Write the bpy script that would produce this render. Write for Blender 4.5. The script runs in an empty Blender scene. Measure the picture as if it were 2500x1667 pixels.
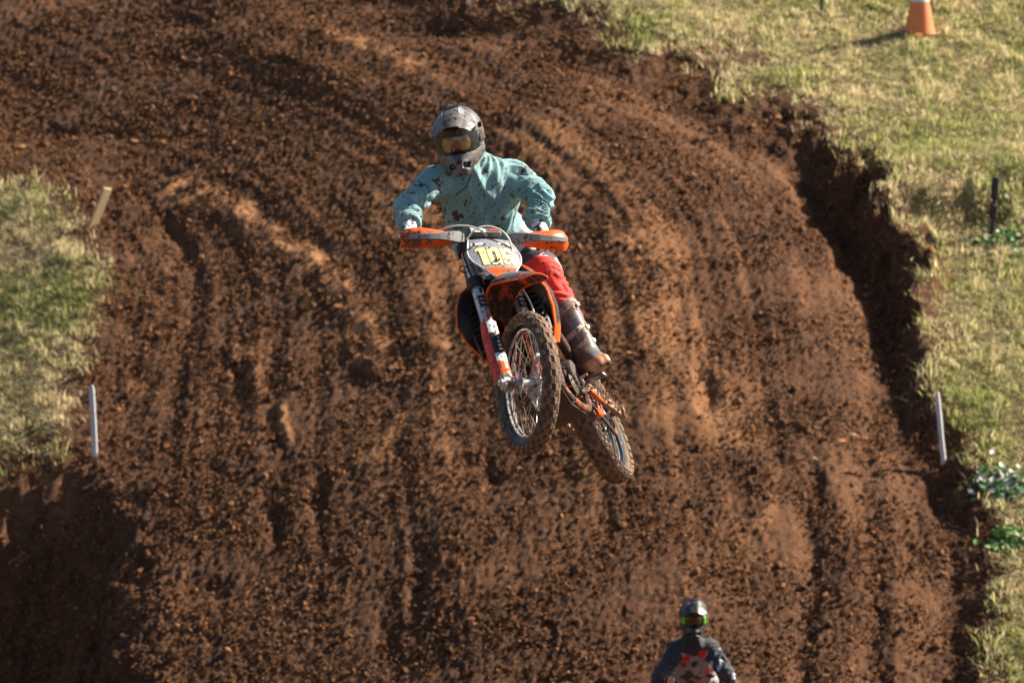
import bpy, math, random
import numpy as np
from mathutils import Matrix, Vector
random.seed(7); RNG = np.random.default_rng(11)
SC = bpy.context.scene
COL = SC.collection
rad = math.radians

# ------------------------------------------------------------------ camera
PIT = rad(8.0)
CAM = np.array([0.0, 0.0, 8.0])
LENS = 191.0
cd = bpy.data.cameras.new('camera'); cam = bpy.data.objects.new('camera', cd); COL.objects.link(cam)
cd.sensor_width = 36.0; cd.lens = LENS; cd.clip_start = 0.5; cd.clip_end = 2000.0
cam.location = CAM; cam.rotation_euler = (rad(90) - PIT, 0, 0)
cd.dof.use_dof = True; cd.dof.focus_distance = 25.6; cd.dof.aperture_fstop = 7.4
SC.camera = cam

# ------------------------------------------------------------------ light
SUN_EL, SUN_AZ = rad(36.0), rad(66.0)          # azimuth from +Y (away from camera) towards +X (right)
sdir = Vector((math.sin(SUN_AZ)*math.cos(SUN_EL), math.cos(SUN_AZ)*math.cos(SUN_EL), math.sin(SUN_EL)))
W = bpy.data.worlds.new('World'); SC.world = W; W.use_nodes = True
nt = W.node_tree; nt.nodes.clear()
sky = nt.nodes.new('ShaderNodeTexSky'); sky.sky_type = 'NISHITA'; sky.sun_disc = False
sky.sun_elevation = SUN_EL; sky.sun_rotation = SUN_AZ; sky.air_density = 1.0; sky.dust_density = 1.5
bg = nt.nodes.new('ShaderNodeBackground'); bg.inputs[1].default_value = 0.05
wo = nt.nodes.new('ShaderNodeOutputWorld')
nt.links.new(sky.outputs[0], bg.inputs[0]); nt.links.new(bg.outputs[0], wo.inputs[0])
sl = bpy.data.lights.new('sun', 'SUN'); sl.energy = 5.0; sl.angle = rad(0.5); sl.color = (1.0, 0.90, 0.74)
so = bpy.data.objects.new('sun', sl); COL.objects.link(so)
so.rotation_euler = sdir.to_track_quat('Z', 'Y').to_euler(); so.location = (20, 40, 40)
VS = SC.view_settings
VS.view_transform = 'Standard'; VS.look = 'None'; VS.exposure = 1.42; VS.gamma = 1.0; VS.use_curve_mapping = False
SC.cycles.use_denoising = True
SC.cycles.max_bounces = 6

# ------------------------------------------------------------------ helpers
def tag(o, label=None, cat=None, group=None, kind=None):
    if label: o['label'] = label
    if cat: o['category'] = cat
    if group: o['group'] = group
    if kind: o['kind'] = kind
    return o

def empty(name, loc=(0, 0, 0)):
    o = bpy.data.objects.new(name, None); o.empty_display_size = 0.1
    COL.objects.link(o); o.location = loc
    return o

def fast_mesh(name, V, faces, mat=None, parent=None, smooth=True, sharp=None, colors=None, attrs=None):
    """faces: (n,3) or (n,4) int array, or a list of such arrays"""
    if not isinstance(faces, list): faces = [faces]
    V = np.asarray(V, np.float32)
    me = bpy.data.meshes.new(name)
    me.vertices.add(len(V)); me.vertices.foreach_set('co', V.ravel())
    li = np.concatenate([np.asarray(f, np.int32).ravel() for f in faces])
    lt = np.concatenate([np.full(len(f), np.asarray(f).shape[1], np.int32) for f in faces])
    ls = np.concatenate([[0], np.cumsum(lt)[:-1]]).astype(np.int32)
    me.loops.add(len(li)); me.loops.foreach_set('vertex_index', li)
    me.polygons.add(len(lt)); me.polygons.foreach_set('loop_start', ls)
    me.update(calc_edges=True)
    me.polygons.foreach_set('use_smooth', np.full(len(lt), bool(smooth)))
    if sharp is not None and smooth: me.set_sharp_from_angle(angle=rad(sharp))
    if colors is not None:
        a = me.color_attributes.new('col', 'FLOAT_COLOR', 'POINT')
        c = np.ones((len(V), 4), np.float32); c[:, :3] = colors
        a.data.foreach_set('color', c.ravel())
    for n, arr in (attrs or {}).items():
        a = me.attributes.new(n, 'FLOAT', 'POINT'); a.data.foreach_set('value', np.asarray(arr, np.float32))
    me.validate()
    o = bpy.data.objects.new(name, me); COL.objects.link(o)
    if mat: me.materials.append(mat)
    if parent is not None: o.parent = parent
    return o

def nrm(v):
    v = np.asarray(v, float); return v/np.maximum(np.linalg.norm(v, axis=-1, keepdims=True), 1e-12)

class MB:
    def __init__(s): s.v = []; s.q = []; s.t = []; s.n = 0
    def add(s, V, Q=None, T=None):
        V = np.asarray(V, float).reshape(-1, 3)
        if Q is not None and len(Q): s.q.append(np.asarray(Q, int) + s.n)
        if T is not None and len(T): s.t.append(np.asarray(T, int) + s.n)
        s.v.append(V); s.n += len(V); return s
    def tube(s, pts, r, n=10, cap=True, flat=None):
        P = np.asarray(pts, float); m = len(P)
        r = np.broadcast_to(np.asarray(r, float), (m,))
        T = nrm(np.gradient(P, axis=0))
        a = np.array([0, 0, 1.0]) if abs(T[0][2]) < 0.9 else np.array([1.0, 0, 0])
        U = nrm(np.cross(T[0], a)); rings = []
        ang = np.linspace(0, 2*np.pi, n, endpoint=False)
        for i in range(m):
            U = nrm(U - T[i]*np.dot(U, T[i])); B = np.cross(T[i], U)
            fy = 1.0 if flat is None else flat
            rings.append(P[i] + r[i]*(np.cos(ang)[:, None]*U + fy*np.sin(ang)[:, None]*B))
        return s.loft(rings, cap)
    def loft(s, rings, cap=True, closed=False):
        R = np.asarray(rings, float); m, n = R.shape[:2]
        idx = np.arange(m*n).reshape(m, n); Q = []
        mm = m if closed else m-1
        for i in range(mm):
            a = idx[i]; b = idx[(i+1) % m]
            Q.append(np.stack([a, np.roll(a, -1), np.roll(b, -1), b], 1))
        V = R.reshape(-1, 3); T = []
        if cap and not closed:
            V = np.vstack([V, R[0].mean(0), R[-1].mean(0)]); c0 = m*n; c1 = c0+1
            T = np.vstack([np.stack([np.roll(idx[0], -1), idx[0], np.full(n, c0)], 1),
                           np.stack([idx[-1], np.roll(idx[-1], -1), np.full(n, c1)], 1)])
        return s.add(V, np.vstack(Q), T)
    def box(s, c, size, R=None, bev=0.0):
        x, y, z = [0.5*q for q in size]; R = np.eye(3) if R is None else np.asarray(R, float)
        b = min(bev, 0.45*min(size))
        if b <= 0:
            V = np.array([[i, j, k_] for i in (-x, x) for j in (-y, y) for k_ in (-z, z)])
            Q = [[0, 1, 3, 2], [4, 6, 7, 5], [0, 4, 5, 1], [2, 3, 7, 6], [0, 2, 6, 4], [1, 5, 7, 3]]
            return s.add(V@R.T + np.asarray(c), Q)
        rings = []
        for zz, ins in ((-z, b), (-z+b, 0), (z-b, 0), (z, b)):
            X, Yv = x-ins, y-ins; bb = b if ins == 0 else b*0.6
            rings.append([[X, -Yv+bb, zz], [X, Yv-bb, zz], [X-bb, Yv, zz], [-X+bb, Yv, zz], [-X, Yv-bb, zz], [-X, -Yv+bb, zz], [-X+bb, -Yv, zz], [X-bb, -Yv, zz]])
        return s.loft(np.asarray(rings)@R.T + np.asarray(c))
    def rev(s, prof, c, axis, n=32, a0=0.0, a1=2*np.pi, closedprof=False, ref=None):
        axis = nrm(axis)
        if ref is None: ref = np.array([1.0, 0, 0]) if abs(axis[0]) < 0.9 else np.array([0, 0, 1.0])
        U = nrm(ref - axis*np.dot(ref, axis)); B = np.cross(axis, U)
        full = abs(a1-a0-2*np.pi) < 1e-6
        ang = np.linspace(a0, a1, n, endpoint=not full)
        prof = np.asarray(prof, float)
        P = np.asarray(c) + prof[None, :, 0:1]*(np.cos(ang)[:, None, None]*U + np.sin(ang)[:, None, None]*B) + prof[None, :, 1:2]*axis
        m, k_ = P.shape[:2]; idx = np.arange(m*k_).reshape(m, k_); Q = []
        for i in range(m if full else m-1):
            a = idx[i]; b = idx[(i+1) % m]
            if closedprof: Q.append(np.stack([a, b, np.roll(b, -1), np.roll(a, -1)], 1))
            else: Q.append(np.stack([a[:-1], b[:-1], b[1:], a[1:]], 1))
        return s.add(P, np.vstack(Q))
    def grid(s, P, thick=0.0):
        P = np.asarray(P, float); m, n = P.shape[:2]
        du = np.gradient(P, axis=0); dv = np.gradient(P, axis=1); N = nrm(np.cross(du, dv))
        idx = np.arange(m*n).reshape(m, n)
        top = np.stack([idx[:-1, :-1], idx[1:, :-1], idx[1:, 1:], idx[:-1, 1:]], -1).reshape(-1, 4)
        if thick <= 0: return s.add(P, top)
        V = np.vstack([(P + N*thick/2).reshape(-1, 3), (P - N*thick/2).reshape(-1, 3)]); o = m*n
        bot = top[:, ::-1] + o
        bd = np.concatenate([idx[0, :], idx[1:, -1], idx[-1, -2::-1], idx[-2:0:-1, 0]])
        nb = np.roll(bd, -1)
        side = np.stack([bd, bd+o, nb+o, nb], 1)[:, ::-1]
        return s.add(V, np.vstack([top, bot, side[:, ::-1]]))
    def build(s, name, mat, parent=None, smooth=True, sharp=40, xf=None, **kw):
        V = np.vstack(s.v)
        if xf is not None: V = xf(V)
        fs = ([np.vstack(s.q)] if s.q else []) + ([np.vstack(s.t)] if s.t else [])
        return fast_mesh(name, V, fs, mat, parent, smooth, sharp, **kw)

# --- gradient noise -------------------------------------------------
def _hash(ix, iy, iz, seed):
    h = (ix.astype(np.int64)*374761393 + iy.astype(np.int64)*668265263 + iz.astype(np.int64)*2147483647 + seed*1274126177) & 0xFFFFFFFF
    h = ((h ^ (h >> 13))*1274126177) & 0xFFFFFFFF
    h = ((h ^ (h >> 16))*2246822519) & 0xFFFFFFFF
    return (h ^ (h >> 15)) & 0xFFFFFFFF

def noise2(x, y, seed=0):
    x, y = np.broadcast_arrays(np.asarray(x, float), np.asarray(y, float))
    ix = np.floor(x); iy = np.floor(y); fx = x-ix; fy = y-iy; ix = ix.astype(np.int64); iy = iy.astype(np.int64)
    ux = fx*fx*fx*(fx*(fx*6-15)+10); uy = fy*fy*fy*(fy*(fy*6-15)+10)
    def g(i, j):
        a = _hash(ix+i, iy+j, np.zeros_like(ix), seed)*(2*np.pi/4294967296.0)
        return np.cos(a)*(fx-i) + np.sin(a)*(fy-j)
    a = g(0, 0); b = g(1, 0); c = g(0, 1); d = g(1, 1)
    return ((a+(b-a)*ux) + ((c+(d-c)*ux)-(a+(b-a)*ux))*uy)*1.5

def noise3(P, seed=0):
    P = np.asarray(P, float); I = np.floor(P); Fr = P-I; I = I.astype(np.int64)
    U = Fr*Fr*Fr*(Fr*(Fr*6-15)+10)
    def g(i, j, l):
        h = _hash(I[..., 0]+i, I[..., 1]+j, I[..., 2]+l, seed)
        z = (h & 0xFFFF)/32767.5-1; a = (h >> 16)*(2*np.pi/65536.0); r = np.sqrt(np.maximum(0, 1-z*z))
        return r*np.cos(a)*(Fr[..., 0]-i) + r*np.sin(a)*(Fr[..., 1]-j) + z*(Fr[..., 2]-l)
    L = lambda a, b, t: a+(b-a)*t
    x00 = L(g(0, 0, 0), g(1, 0, 0), U[..., 0]); x10 = L(g(0, 1, 0), g(1, 1, 0), U[..., 0])
    x01 = L(g(0, 0, 1), g(1, 0, 1), U[..., 0]); x11 = L(g(0, 1, 1), g(1, 1, 1), U[..., 0])
    return L(L(x00, x10, U[..., 1]), L(x01, x11, U[..., 1]), U[..., 2])*1.5

def sstep(a, b, x):
    t = np.clip((x-a)/(b-a), 0, 1); return t*t*(3-2*t)

# --- implicit surfaces (surface nets) --------------------------------
def snets(fn, lo, hi, h):
    """surface nets, evaluated only in blocks that the surface can pass through"""
    lo = np.asarray(lo, float); B = 6
    nb = np.ceil((np.asarray(hi)-lo)/h/B).astype(int)+1; n = nb*B+1
    bc = np.stack(np.meshgrid(*[np.arange(k_) for k_ in nb], indexing='ij'), -1).reshape(-1, 3)
    dc = fn(lo+h*B*(bc+.5)); act = np.abs(dc) < h*B*1.35
    D = np.ones(n, np.float32)
    Db = np.where(dc < 0, -1, 1).astype(np.float32).reshape(nb)
    D[:-1, :-1, :-1] = Db.repeat(B, 0).repeat(B, 1).repeat(B, 2)
    loc = np.stack(np.meshgrid(*[np.arange(B+1)]*3, indexing='ij'), -1).reshape(-1, 3)
    ii = (bc[act][:, None]*B+loc[None]).reshape(-1, 3)
    fl = np.unique(np.ravel_multi_index(ii.T, n)); pi = np.stack(np.unravel_index(fl, n), -1)
    D.ravel()[fl] = fn(lo+h*pi)
    S = D < 0; c = n-1
    cnt = np.zeros(c, np.int8)
    off = [(i, j, k_) for i in (0, 1) for j in (0, 1) for k_ in (0, 1)]
    for o in off: cnt += S[o[0]:o[0]+c[0], o[1]:o[1]+c[1], o[2]:o[2]+c[2]]
    am = (cnt > 0) & (cnt < 8); I = np.argwhere(am); ids = -np.ones(c, np.int64); ids[am] = np.arange(len(I))
    acc = np.zeros((len(I), 3)); k2 = np.zeros(len(I))
    val = {o: D[tuple((I+np.array(o)).T)] for o in off}
    for a in off:
        for d in range(3):
            if a[d]: continue
            b = list(a); b[d] = 1; da = val[a]; db = val[tuple(b)]; m = (da < 0) != (db < 0)
            t = np.where(m, da/np.where(m, da-db, 1), 0); p = np.tile(np.array(a, float), (len(I), 1)); p[:, d] += t
            acc += p*m[:, None]; k2 += m
    V = lo+h*(I+acc/np.maximum(k2, 1)[:, None])
    Q = []
    for d in range(3):
        e = [(1, 2), (2, 0), (0, 1)][d]
        sl0 = [slice(None)]*3; sl1 = [slice(None)]*3; sl0[d] = slice(0, -1); sl1[d] = slice(1, None)
        X = np.argwhere(S[tuple(sl0)] != S[tuple(sl1)])
        ok = np.all([(X[:, q] > 0) & (X[:, q] < n[q]-1) for q in e], axis=0); X = X[ok]
        inside = S[tuple(X.T)]
        o1 = np.zeros(3, int); o1[e[0]] = 1; o2 = np.zeros(3, int); o2[e[1]] = 1
        q4 = np.stack([ids[tuple((X-o1-o2).T)], ids[tuple((X-o2).T)], ids[tuple(X.T)], ids[tuple((X-o1).T)]], 1)
        q4[~inside] = q4[~inside][:, ::-1]
        Q.append(q4)
    Q = np.vstack(Q); Q = Q[(Q >= 0).all(1)]
    return V, Q

def _accum(Q, W, n): return np.stack([np.bincount(Q, W[:, k_], n) for k_ in range(3)], 1)
def vnormals(V, Q):
    fnm = np.cross(V[Q[:, 2]]-V[Q[:, 0]], V[Q[:, 3]]-V[Q[:, 1]])
    return nrm(_accum(Q.T.ravel(), np.tile(fnm, (4, 1)), len(V)))

def vsmooth(V, Q, it=2, lam=0.5):
    src = np.concatenate([Q[:, i] for i in range(4) for _ in (0, 1)]); dst = np.concatenate([Q[:, (i+s_) % 4] for i in range(4) for s_ in (1, 3)])
    C = np.maximum(np.bincount(src, minlength=len(V)), 1)[:, None]
    for _ in range(it): V = V+lam*(_accum(src, V[dst], len(V))/C-V)
    return V

def cap(p, a, b, ra, rb):
    a = np.asarray(a, float); b = np.asarray(b, float); ab = b-a
    t = np.clip(((p-a)@ab)/(ab@ab), 0, 1)
    return np.linalg.norm(p-a-t[:, None]*ab, axis=1)-(ra+(rb-ra)*t)

def ell(p, c, r, R=None):
    q = p-np.asarray(c)
    if R is not None: q = q@np.asarray(R)          # columns of R = axes
    r = np.asarray(r, float); k0 = np.linalg.norm(q/r, axis=1); k1 = np.linalg.norm(q/(r*r), axis=1)
    return k0*(k0-1)/np.maximum(k1, 1e-9)

def rbox(p, c, hs, r, R=None):
    q = p-np.asarray(c)
    if R is not None: q = q@np.asarray(R)
    q = np.abs(q)-(np.asarray(hs)-r)
    return np.linalg.norm(np.maximum(q, 0), axis=1)+np.minimum(q.max(1), 0)-r

def smin(ds, k_):
    d = ds[0]
    for e in ds[1:]:
        h = np.clip(0.5+0.5*(e-d)/k_, 0, 1); d = e+(d-e)*h-k_*h*(1-h)
    return d

# --- camera maths for placing things in the world --------------------
FW = np.array([0, math.cos(PIT), -math.sin(PIT)]); UPV = np.array([0, math.sin(PIT), math.cos(PIT)]); RT = np.array([1.0, 0, 0])
F25 = LENS/36*2500; F23 = LENS/36*2352
def at25(x, y, depth): return CAM + depth*(FW + RT*(x-1250)/F25 + UPV*(833.5-y)/F25)
def at23(x, y, depth): return CAM + depth*(FW + RT*(x-1176)/F23 + UPV*(784-y)/F23)

# ------------------------------------------------------------------ materials
MUD = (0.13, 0.062, 0.034)
def mat_new(name):
    m = bpy.data.materials.new(name); m.use_nodes = True
    return m, m.node_tree, m.node_tree.nodes['Principled BSDF']

def node(t, ty, **kw):
    n = t.nodes.new(ty)
    for k_, v in kw.items(): setattr(n, k_, v)
    return n

def spots(t, scale, cover, seed, warp=0.35):
    """returns a 0..1 socket: irregular splashes with their own outlines"""
    tc = node(t, 'ShaderNodeTexCoord'); mp = node(t, 'ShaderNodeMapping'); mp.inputs['Location'].default_value = (seed*1.7, seed*0.9, seed*2.3)
    t.links.new(tc.outputs['Object'], mp.inputs[0])
    nz = node(t, 'ShaderNodeTexNoise'); nz.inputs['Scale'].default_value = scale*1.6; nz.inputs['Detail'].default_value = 2
    t.links.new(mp.outputs[0], nz.inputs['Vector'])
    vm = node(t, 'ShaderNodeVectorMath', operation='MULTIPLY_ADD'); t.links.new(nz.outputs['Color'], vm.inputs[0])
    vm.inputs[1].default_value = (warp/scale*3,)*3; t.links.new(mp.outputs[0], vm.inputs[2])
    vo = node(t, 'ShaderNodeTexVoronoi'); vo.inputs['Scale'].default_value = scale; t.links.new(vm.outputs[0], vo.inputs['Vector'])
    sp = node(t, 'ShaderNodeSeparateColor'); t.links.new(vo.outputs['Color'], sp.inputs[0])
    n2 = node(t, 'ShaderNodeTexNoise'); n2.inputs['Scale'].default_value = scale*0.22; n2.inputs['Detail'].default_value = 1
    t.links.new(mp.outputs[0], n2.inputs['Vector'])
    a = node(t, 'ShaderNodeMath', operation='MULTIPLY'); t.links.new(sp.outputs[0], a.inputs[0]); t.links.new(n2.outputs[0], a.inputs[1])
    r = node(t, 'ShaderNodeMath', operation='MULTIPLY_ADD'); t.links.new(a.outputs[0], r.inputs[0]); r.inputs[1].default_value = 1.25; r.inputs[2].default_value = cover-0.62
    d = node(t, 'ShaderNodeMath', operation='SUBTRACT'); t.links.new(r.outputs[0], d.inputs[0]); t.links.new(vo.outputs['Distance'], d.inputs[1])
    mr = node(t, 'ShaderNodeMapRange'); mr.inputs[1].default_value = -0.02; mr.inputs[2].default_value = 0.05; t.links.new(d.outputs[0], mr.inputs[0])
    return mr.outputs[0]

def smear(t, scale, lo, hi, seed, detail=5):
    tc = node(t, 'ShaderNodeTexCoord'); mp = node(t, 'ShaderNodeMapping'); mp.inputs['Location'].default_value = (seed, seed*1.3, seed*0.6)
    t.links.new(tc.outputs['Object'], mp.inputs[0])
    nz = node(t, 'ShaderNodeTexNoise'); nz.inputs['Scale'].default_value = scale; nz.inputs['Detail'].default_value = detail; nz.inputs['Roughness'].default_value = 0.65
    t.links.new(mp.outputs[0], nz.inputs['Vector'])
    mr = node(t, 'ShaderNodeMapRange'); mr.inputs[1].default_value = lo; mr.inputs[2].default_value = hi; t.links.new(nz.outputs[0], mr.inputs[0])
    return mr.outputs[0]

def mixcol(t, fac, a, b):
    m = node(t, 'ShaderNodeMix', data_type='RGBA')
    t.links.new(fac, m.inputs[0])
    for s_, i in ((a, 6), (b, 7)):
        if isinstance(s_, tuple): m.inputs[i].default_value = (*s_, 1)
        else: t.links.new(s_, m.inputs[i])
    return m.outputs[2]

def maxf(t, a, b):
    m = node(t, 'ShaderNodeMath', operation='MAXIMUM'); t.links.new(a, m.inputs[0]); t.links.new(b, m.inputs[1]); return m.outputs[0]

_seed = [0]
def paint(name, col, rough=0.45, metal=0.0, mud=None, mud_scale=14, dots=None, dot_scale=40, mudcol=MUD, attr=False, coat=0.0, sheen=0.0, weave=False):
    """mud: (lo, hi) noise thresholds for caked mud; dots: cover of splashed droplets"""
    m, t, b = mat_new(name); _seed[0] += 1; s = _seed[0]
    b.inputs['Roughness'].default_value = rough; b.inputs['Metallic'].default_value = metal; b.inputs['Coat Weight'].default_value = coat
    if sheen: b.inputs['Sheen Weight'].default_value = sheen
    src = (*col, 1)
    cs = None
    if attr:
        at = node(t, 'ShaderNodeAttribute', attribute_name='col'); cs = at.outputs['Color']
    else:
        # slight wear so that no surface is one flat tone
        f = smear(t, 22, 0.3, 0.75, s+40, 3)
        cs = mixcol(t, f, tuple(0.86*c for c in col), tuple(min(1, 1.08*c) for c in col))
    fac = None
    if mud: fac = smear(t, mud_scale, mud[0], mud[1], s*3.1)
    if dots:
        d = spots(t, dot_scale, dots, s)
        fac = d if fac is None else maxf(t, fac, d)
    if fac is not None:
        mc = mixcol(t, smear(t, 60, 0.3, 0.7, s+9), tuple(0.6*c for c in mudcol), tuple(1.35*c for c in mudcol))
        cs = mixcol(t, fac, cs, mc)
        rr = node(t, 'ShaderNodeMapRange'); rr.inputs[3].default_value = rough; rr.inputs[4].default_value = 0.9
        t.links.new(fac, rr.inputs[0]); t.links.new(rr.outputs[0], b.inputs['Roughness'])
        mm = node(t, 'ShaderNodeMapRange'); mm.inputs[3].default_value = metal; mm.inputs[4].default_value = 0.0
        t.links.new(fac, mm.inputs[0]); t.links.new(mm.outputs[0], b.inputs['Metallic'])
        bp = node(t, 'ShaderNodeBump'); bp.inputs['Strength'].default_value = 0.6; bp.inputs['Distance'].default_value = 0.004
        hn = node(t, 'ShaderNodeMath', operation='MULTIPLY'); t.links.new(fac, hn.inputs[0]); t.links.new(smear(t, 90, 0.2, 0.8, s), hn.inputs[1])
        t.links.new(hn.outputs[0], bp.inputs['Height']); t.links.new(bp.outputs[0], b.inputs['Normal'])
    elif weave:
        bp = node(t, 'ShaderNodeBump'); bp.inputs['Strength'].default_value = 0.3; bp.inputs['Distance'].default_value = 0.002
        t.links.new(smear(t, 250, 0.3, 0.7, s), bp.inputs['Height']); t.links.new(bp.outputs[0], b.inputs['Normal'])
    t.links.new(cs, b.inputs['Base Color'])
    return m
# ================================================================== TERRAIN
# base profile: bank under the camera, landing, take-off lip, hollow, then the hillside the track comes down
PY = np.array([-400, -60, 6, 18, 26, 33, 36, 40.2, 45, 49.2, 51, 100, 130, 420.0])
PZ = np.array([6.3, 6.3, 6.3, 0.5, 0.2, 0.9, 0.1, -1.72, -2.1, -3.0, -2.62, 15.74, 22.0, 24.0])
HS = 0.36
def base_z(x, y):
    """the hillside: banked so that it falls away to the left, steepening towards its foot"""
    x = np.asarray(x, float); y = np.asarray(y, float)
    i = np.clip(np.searchsorted(PY, y)-1, 0, len(PY)-2); t = np.clip((y-PY[i])/(PY[i+1]-PY[i]), 0, 1)
    sm = PZ[i]+(PZ[i+1]-PZ[i])*t*t*(3-2*t)
    s_ = 1.6*np.log1p(np.exp(np.clip((54.6-y)/1.6, -30, 30)))*.17      # steeper foot, tilted off the sun to darken it
    hill = -2.26+HS*(y-50)-s_
    z = np.where((y > 51) & (y < 100), hill, sm)
    z = np.where((y >= 49.2) & (y <= 51), PZ[9]+((-2.26+HS-1.6*math.log1p(math.exp(3.6/1.6))*.17)-PZ[9])*((y-49.2)/1.8)**1.2, z)
    q = np.maximum(1.6-x, 0); ql = np.minimum(q, 9)
    lat = -.33*(ql-1.3*(1-np.exp(-ql/1.3))) - .05*np.clip(x-1.6, 0, 2.4)  # left fall shaped to turn that side from the sun and darken it
    return z+lat*sstep(44, 50, y)*(1-sstep(75, 110, y))
def uv_of(x, y):
    """layout coordinates of a point of the bare hillside"""
    dy = y; dz = base_z(x, y)-8.0
    dep = dy*FW[1]+dz*FW[2]; up = dy*UPV[1]+dz*UPV[2]
    return 1176+F23*x/dep, 784-F23*up/dep
OUT = np.array([(700,-420),(880,-230),(760,-150),(880,-50),(1090,28),(1350,92),(1565,180),(1740,270),(1900,340),(2010,480),(2075,650),(2100,850),(2115,990),(2180,1085),(2245,1200),(2250,1400),(2250,1600),(2260,2100)], float)
INN = np.array([(-600,300),(-300,330),(-100,370),(0,395),(90,430),(170,490),(245,560),(275,640),(265,720),(245,800),(215,900),(205,1000),(195,1065),(180,1200),(170,1350),(160,1500),(160,1600),(160,2100)], float)
GR = np.vstack([OUT, [(3400, 2100), (3400, -900), (300, -900)]])
GL = np.vstack([INN[:13], [(100, 1092), (0, 1140), (-700, 1420), (-900, 300)]])
RU = np.arange(-900, 3400, 20.0); RV = np.arange(-900, 2140, 20.0)
_gu, _gv = np.meshgrid(RU, RV, indexing='ij'); _pts = np.stack([_gu.ravel(), _gv.ravel()], 1)
def sdist(poly):
    d = np.full(len(_pts), 1e9); ins = np.zeros(len(_pts), bool)
    for a, b in zip(poly, np.roll(poly, -1, 0)):
        ab = b-a; t = np.clip(((_pts-a)@ab)/(ab@ab), 0, 1); d = np.minimum(d, np.linalg.norm(_pts-a-t[:, None]*ab, axis=1))
        c = (a[1] > _pts[:, 1]) != (b[1] > _pts[:, 1])
        xx = a[0]+(_pts[:, 1]-a[1])/(b[1]-a[1] if b[1] != a[1] else 1e-9)*ab[0]
        ins ^= c & (_pts[:, 0] < xx)
    return np.where(ins, d, -d).reshape(_gu.shape)
SD_R = sdist(GR); SD_L = sdist(GL)
def _lat():
    ti = np.linspace(0, 17, 103); i = np.minimum(ti.astype(int), 16); fr = (ti-i)[:, None]
    O = OUT[i]*(1-fr)+OUT[i+1]*fr; I_ = INN[i]*(1-fr)+INN[i+1]*fr
    w = np.linspace(-0.15, 1.15, 53); P = I_[:, None]*(1-w[None, :, None])+O[:, None]*w[None, :, None]
    tt = np.broadcast_to((ti/17)[:, None], P.shape[:2]); ww = np.broadcast_to(w[None], P.shape[:2])
    P = P.reshape(-1, 2); tt = tt.ravel(); ww = ww.ravel()
    ot = np.empty(len(_pts)); ow = np.empty(len(_pts))
    for s in range(0, len(_pts), 2000):
        j = ((_pts[s:s+2000, None, 0]-P[None, :, 0])**2+(_pts[s:s+2000, None, 1]-P[None, :, 1])**2).argmin(1)
        ot[s:s+2000] = tt[j]; ow[s:s+2000] = ww[j]
    ot = ot.reshape(_gu.shape); ow = ow.reshape(_gu.shape)
    for _ in range(6):
        for A in (ot, ow):
            A[1:-1, 1:-1] = (A[1:-1, 1:-1]*2+A[:-2, 1:-1]+A[2:, 1:-1]+A[1:-1, :-2]+A[1:-1, 2:])/6
    return ot, ow
LT, LW = _lat()
def samp(A, u, v):
    a = np.clip((u-RU[0])/20, 0, len(RU)-1.001); b = np.clip((v-RV[0])/20, 0, len(RV)-1.001)
    i = a.astype(int); j = b.astype(int); fa = a-i; fb = b-j
    return (A[i, j]*(1-fa)+A[i+1, j]*fa)*(1-fb)+(A[i, j+1]*(1-fa)+A[i+1, j+1]*fa)*fb
def polydist(u, v, pts):
    d = np.full(np.shape(u), 1e9)
    for a, b in zip(pts[:-1], pts[1:]):
        ax, ay = a; bx, by = b; L = (bx-ax)**2+(by-ay)**2
        t = np.clip(((u-ax)*(bx-ax)+(v-ay)*(by-ay))/L, 0, 1)
        d = np.minimum(d, np.hypot(u-ax-t*(bx-ax), v-ay-t*(by-ay)))
    return d
RIDGES = [([(370,440),(450,450),(530,488),(640,540),(720,600),(790,650),(850,740),(880,830)], 34, .050, .95),
          ([(740,98),(850,130),(1000,178)], 24, .05, .7),
          ([(880,800),(940,790),(1010,800)], 16, .05, .7),
          ([(860,1080),(910,1010),(920,960)], 26, .04, .8),
          ([(660,930),(670,1020)], 14, .05, .8),
          ([(560,800),(570,900)], 14, .04, .6),
          ([(830,790),(860,860)], 14, .05, .7),
          ([(1440,560),(1500,680),(1530,760)], 60, .03, .7),
          ([(1600,960),(1700,1050),(1760,1180)], 40, .04, .55),
          ([(1330,960),(1420,1100)], 40, .03, .5)]
GROOVES = [([(570,470),(660,520),(750,580),(830,660)], 32, .055), ([(380,520),(440,580)], 22, .05),
           ([(1600,840),(1620,930)], 26, .08), ([(1850,880),(1860,1250),(1850,1560)], 30, .055),
           ([(1980,1000),(1990,1300),(2010,1568)], 34, .055)]
PITS = [(1000,70,150,22,.16), (1300,150,90,22,.12), (1180,95,60,16,.07), (620,1200,24,60,.16), (742,1150,22,60,.16), (1130,1095,14,60,.12), (965,1330,22,90,.12), (440,62,80,20,.09), (985,170,45,14,.12),
        (300,1150,35,25,.12), (480,1360,60,30,.12), (330,880,40,22,.07), (280,300,60,16,.10), (120,300,50,14,.09), (390,395,40,16,.09),
        (1870,470,60,60,.16), (2150,1130,50,35,.2), (2080,1250,45,80,.18), (900,1460,30,80,.10)]
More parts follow.
